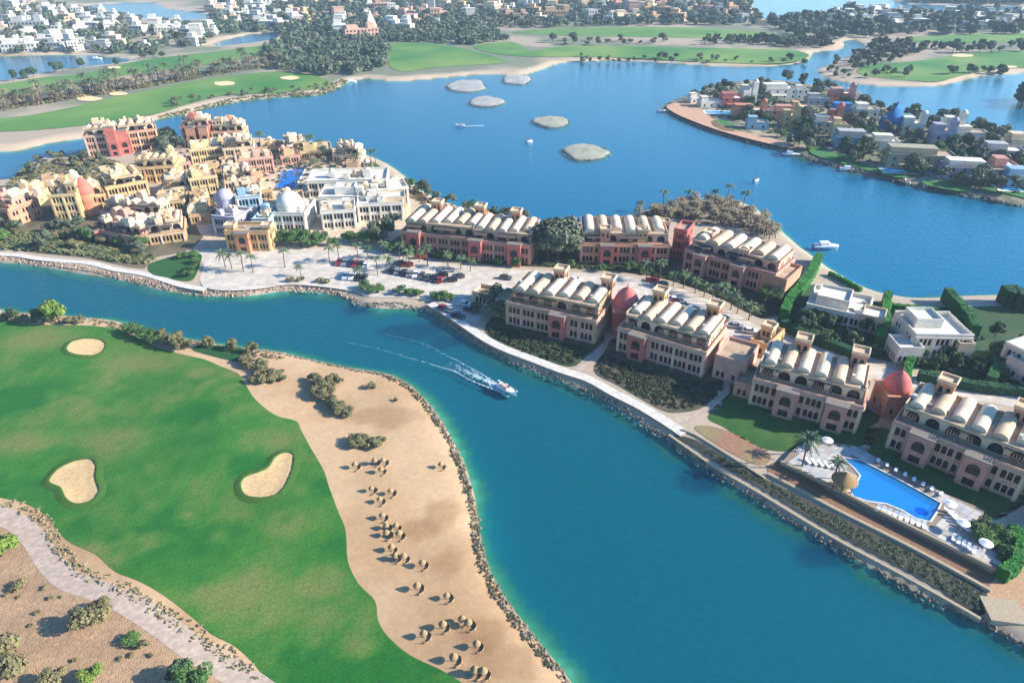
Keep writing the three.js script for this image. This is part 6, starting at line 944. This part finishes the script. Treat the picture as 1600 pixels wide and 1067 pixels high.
// ---------------------------------------------------------------- cars
{
  const prof = new THREE.Shape(); [[-2.15, 0.35], [-2.2, 0.75], [-1.95, 0.95], [-1.0, 1.02], [1.0, 0.98], [2.0, 0.85], [2.2, 0.6], [2.15, 0.32]].forEach(([x, y], i) => i ? prof.lineTo(x, y) : prof.moveTo(x, y));
  const body = uvm(clean(new THREE.ExtrudeGeometry(prof, { depth: 1.6, bevelEnabled: true, bevelSize: 0.06, bevelThickness: 0.08, bevelSegments: 2 }).translate(0, 0, -0.8)));
  const cb = new THREE.Shape(); [[-1.75, 0.98], [-1.3, 1.44], [0.25, 1.46], [0.95, 0.98]].forEach(([x, y], i) => i ? cb.lineTo(x, y) : cb.moveTo(x, y)); const cab = uvm(clean(new THREE.ExtrudeGeometry(cb, { depth: 1.34, bevelEnabled: true, bevelSize: 0.03, bevelThickness: 0.05, bevelSegments: 1 }).translate(0, 0, -0.67)));
  const roof = box(1.55, 0.06, 1.36, -0.52, 1.475, 0), wheel = uvm(clean(new THREE.CylinderGeometry(0.33, 0.33, 0.22, 16).rotateX(Math.PI / 2))), rim = uvm(clean(new THREE.CylinderGeometry(0.2, 0.2, 0.24, 12).rotateX(Math.PI / 2))), lampG = box(0.06, 0.14, 0.34);
  const tyreM = mat(C(0.02, 0.02, 0.02)), rimM = mat(C(0.5, 0.5, 0.5), { metalness: 0.8, roughness: 0.3 }), lampM = mat(S(230, 230, 225), { roughness: 0.2 }), tailM = mat(S(150, 20, 16), { roughness: 0.3 });
  const cols = { white: S(236, 236, 234), silver: S(170, 174, 178), black: S(22, 23, 26), 'dark blue': S(28, 40, 70), red: S(140, 26, 24), grey: S(84, 88, 92) }, P0 = {};
  for (const k in cols) { const g = grp(), pm = new THREE.MeshPhysicalMaterial({ color: cols[k], roughness: 0.35, clearcoat: 0.8, metalness: k === 'silver' ? 0.5 : 0.1 }); part(g, 'body', body, pm); part(g, 'windows', cab, glassM); part(g, 'roof', roof, pm); for (const [x, z] of [[-1.35, .8], [1.35, .8], [-1.35, -.8], [1.35, -.8]]) { const w = part(g, 'wheel', wheel, tyreM); w.position.set(x, 0.33, z); part(w, 'rim', rim, rimM); } for (const z of [-.6, .6]) { part(g, 'headlight', lampG, lampM).position.set(2.22, 0.62, z); part(g, 'tail_light', lampG, tailM).position.set(-2.24, 0.68, z); } P0[k] = g; }
  const names = Object.keys(cols);
  const car = (x, y, ry, where) => { const p = G(x, y, TOP), k = pick(names.concat(['white', 'black', 'grey', 'silver'])), o = P0[k].clone(); o.position.set(p[0], TOP + 0.05, p[1]); o.rotation.y = ry + (rnd() < 0.5 ? Math.PI : 0) + rr(-.04, .04); put(o, 'parked_car', `${k} car parked ${where}`, 'car', 'parked cars'); };
  for (let k = 0; k < 6; k++) car(530 + k * 8.4, 412 + k * 0.9, 1.5, 'in the row under the palm shade of the car park');
  for (let k = 0; k < 9; k++) car(612 + k * 9.4, 424 + k * 1.9, 1.45, 'in the row beside the wide street bend');
  for (let k = 0; k < 4; k++) car(540 + k * 9.6, 434 + k * 0.8, 1.5, 'in the row nearest the canal planter');
  for (const [x, y] of [[624, 414], [636, 416], [690, 432], [704, 440], [716, 434], [656, 404], [700, 424]]) car(x, y, 0.05, 'alone on the open paving');
  for (const [x, y] of [[694, 484], [706, 488], [716, 496], [727, 478], [735, 486]]) car(x, y, -0.5, 'along the lane at the end of the front row');
  for (let k = 0; k < 9; k++) car(1050 + k * 9, 470 + k * 4.2, -0.35, 'along the street behind the front row');
  for (const [x, y] of [[1020, 440], [1034, 446], [1128, 500], [1150, 512], [1172, 520], [900, 440], [790, 436]]) car(x, y, -0.3, 'on the street in front of the pink blocks');
}
renderer.render(scene, camera);
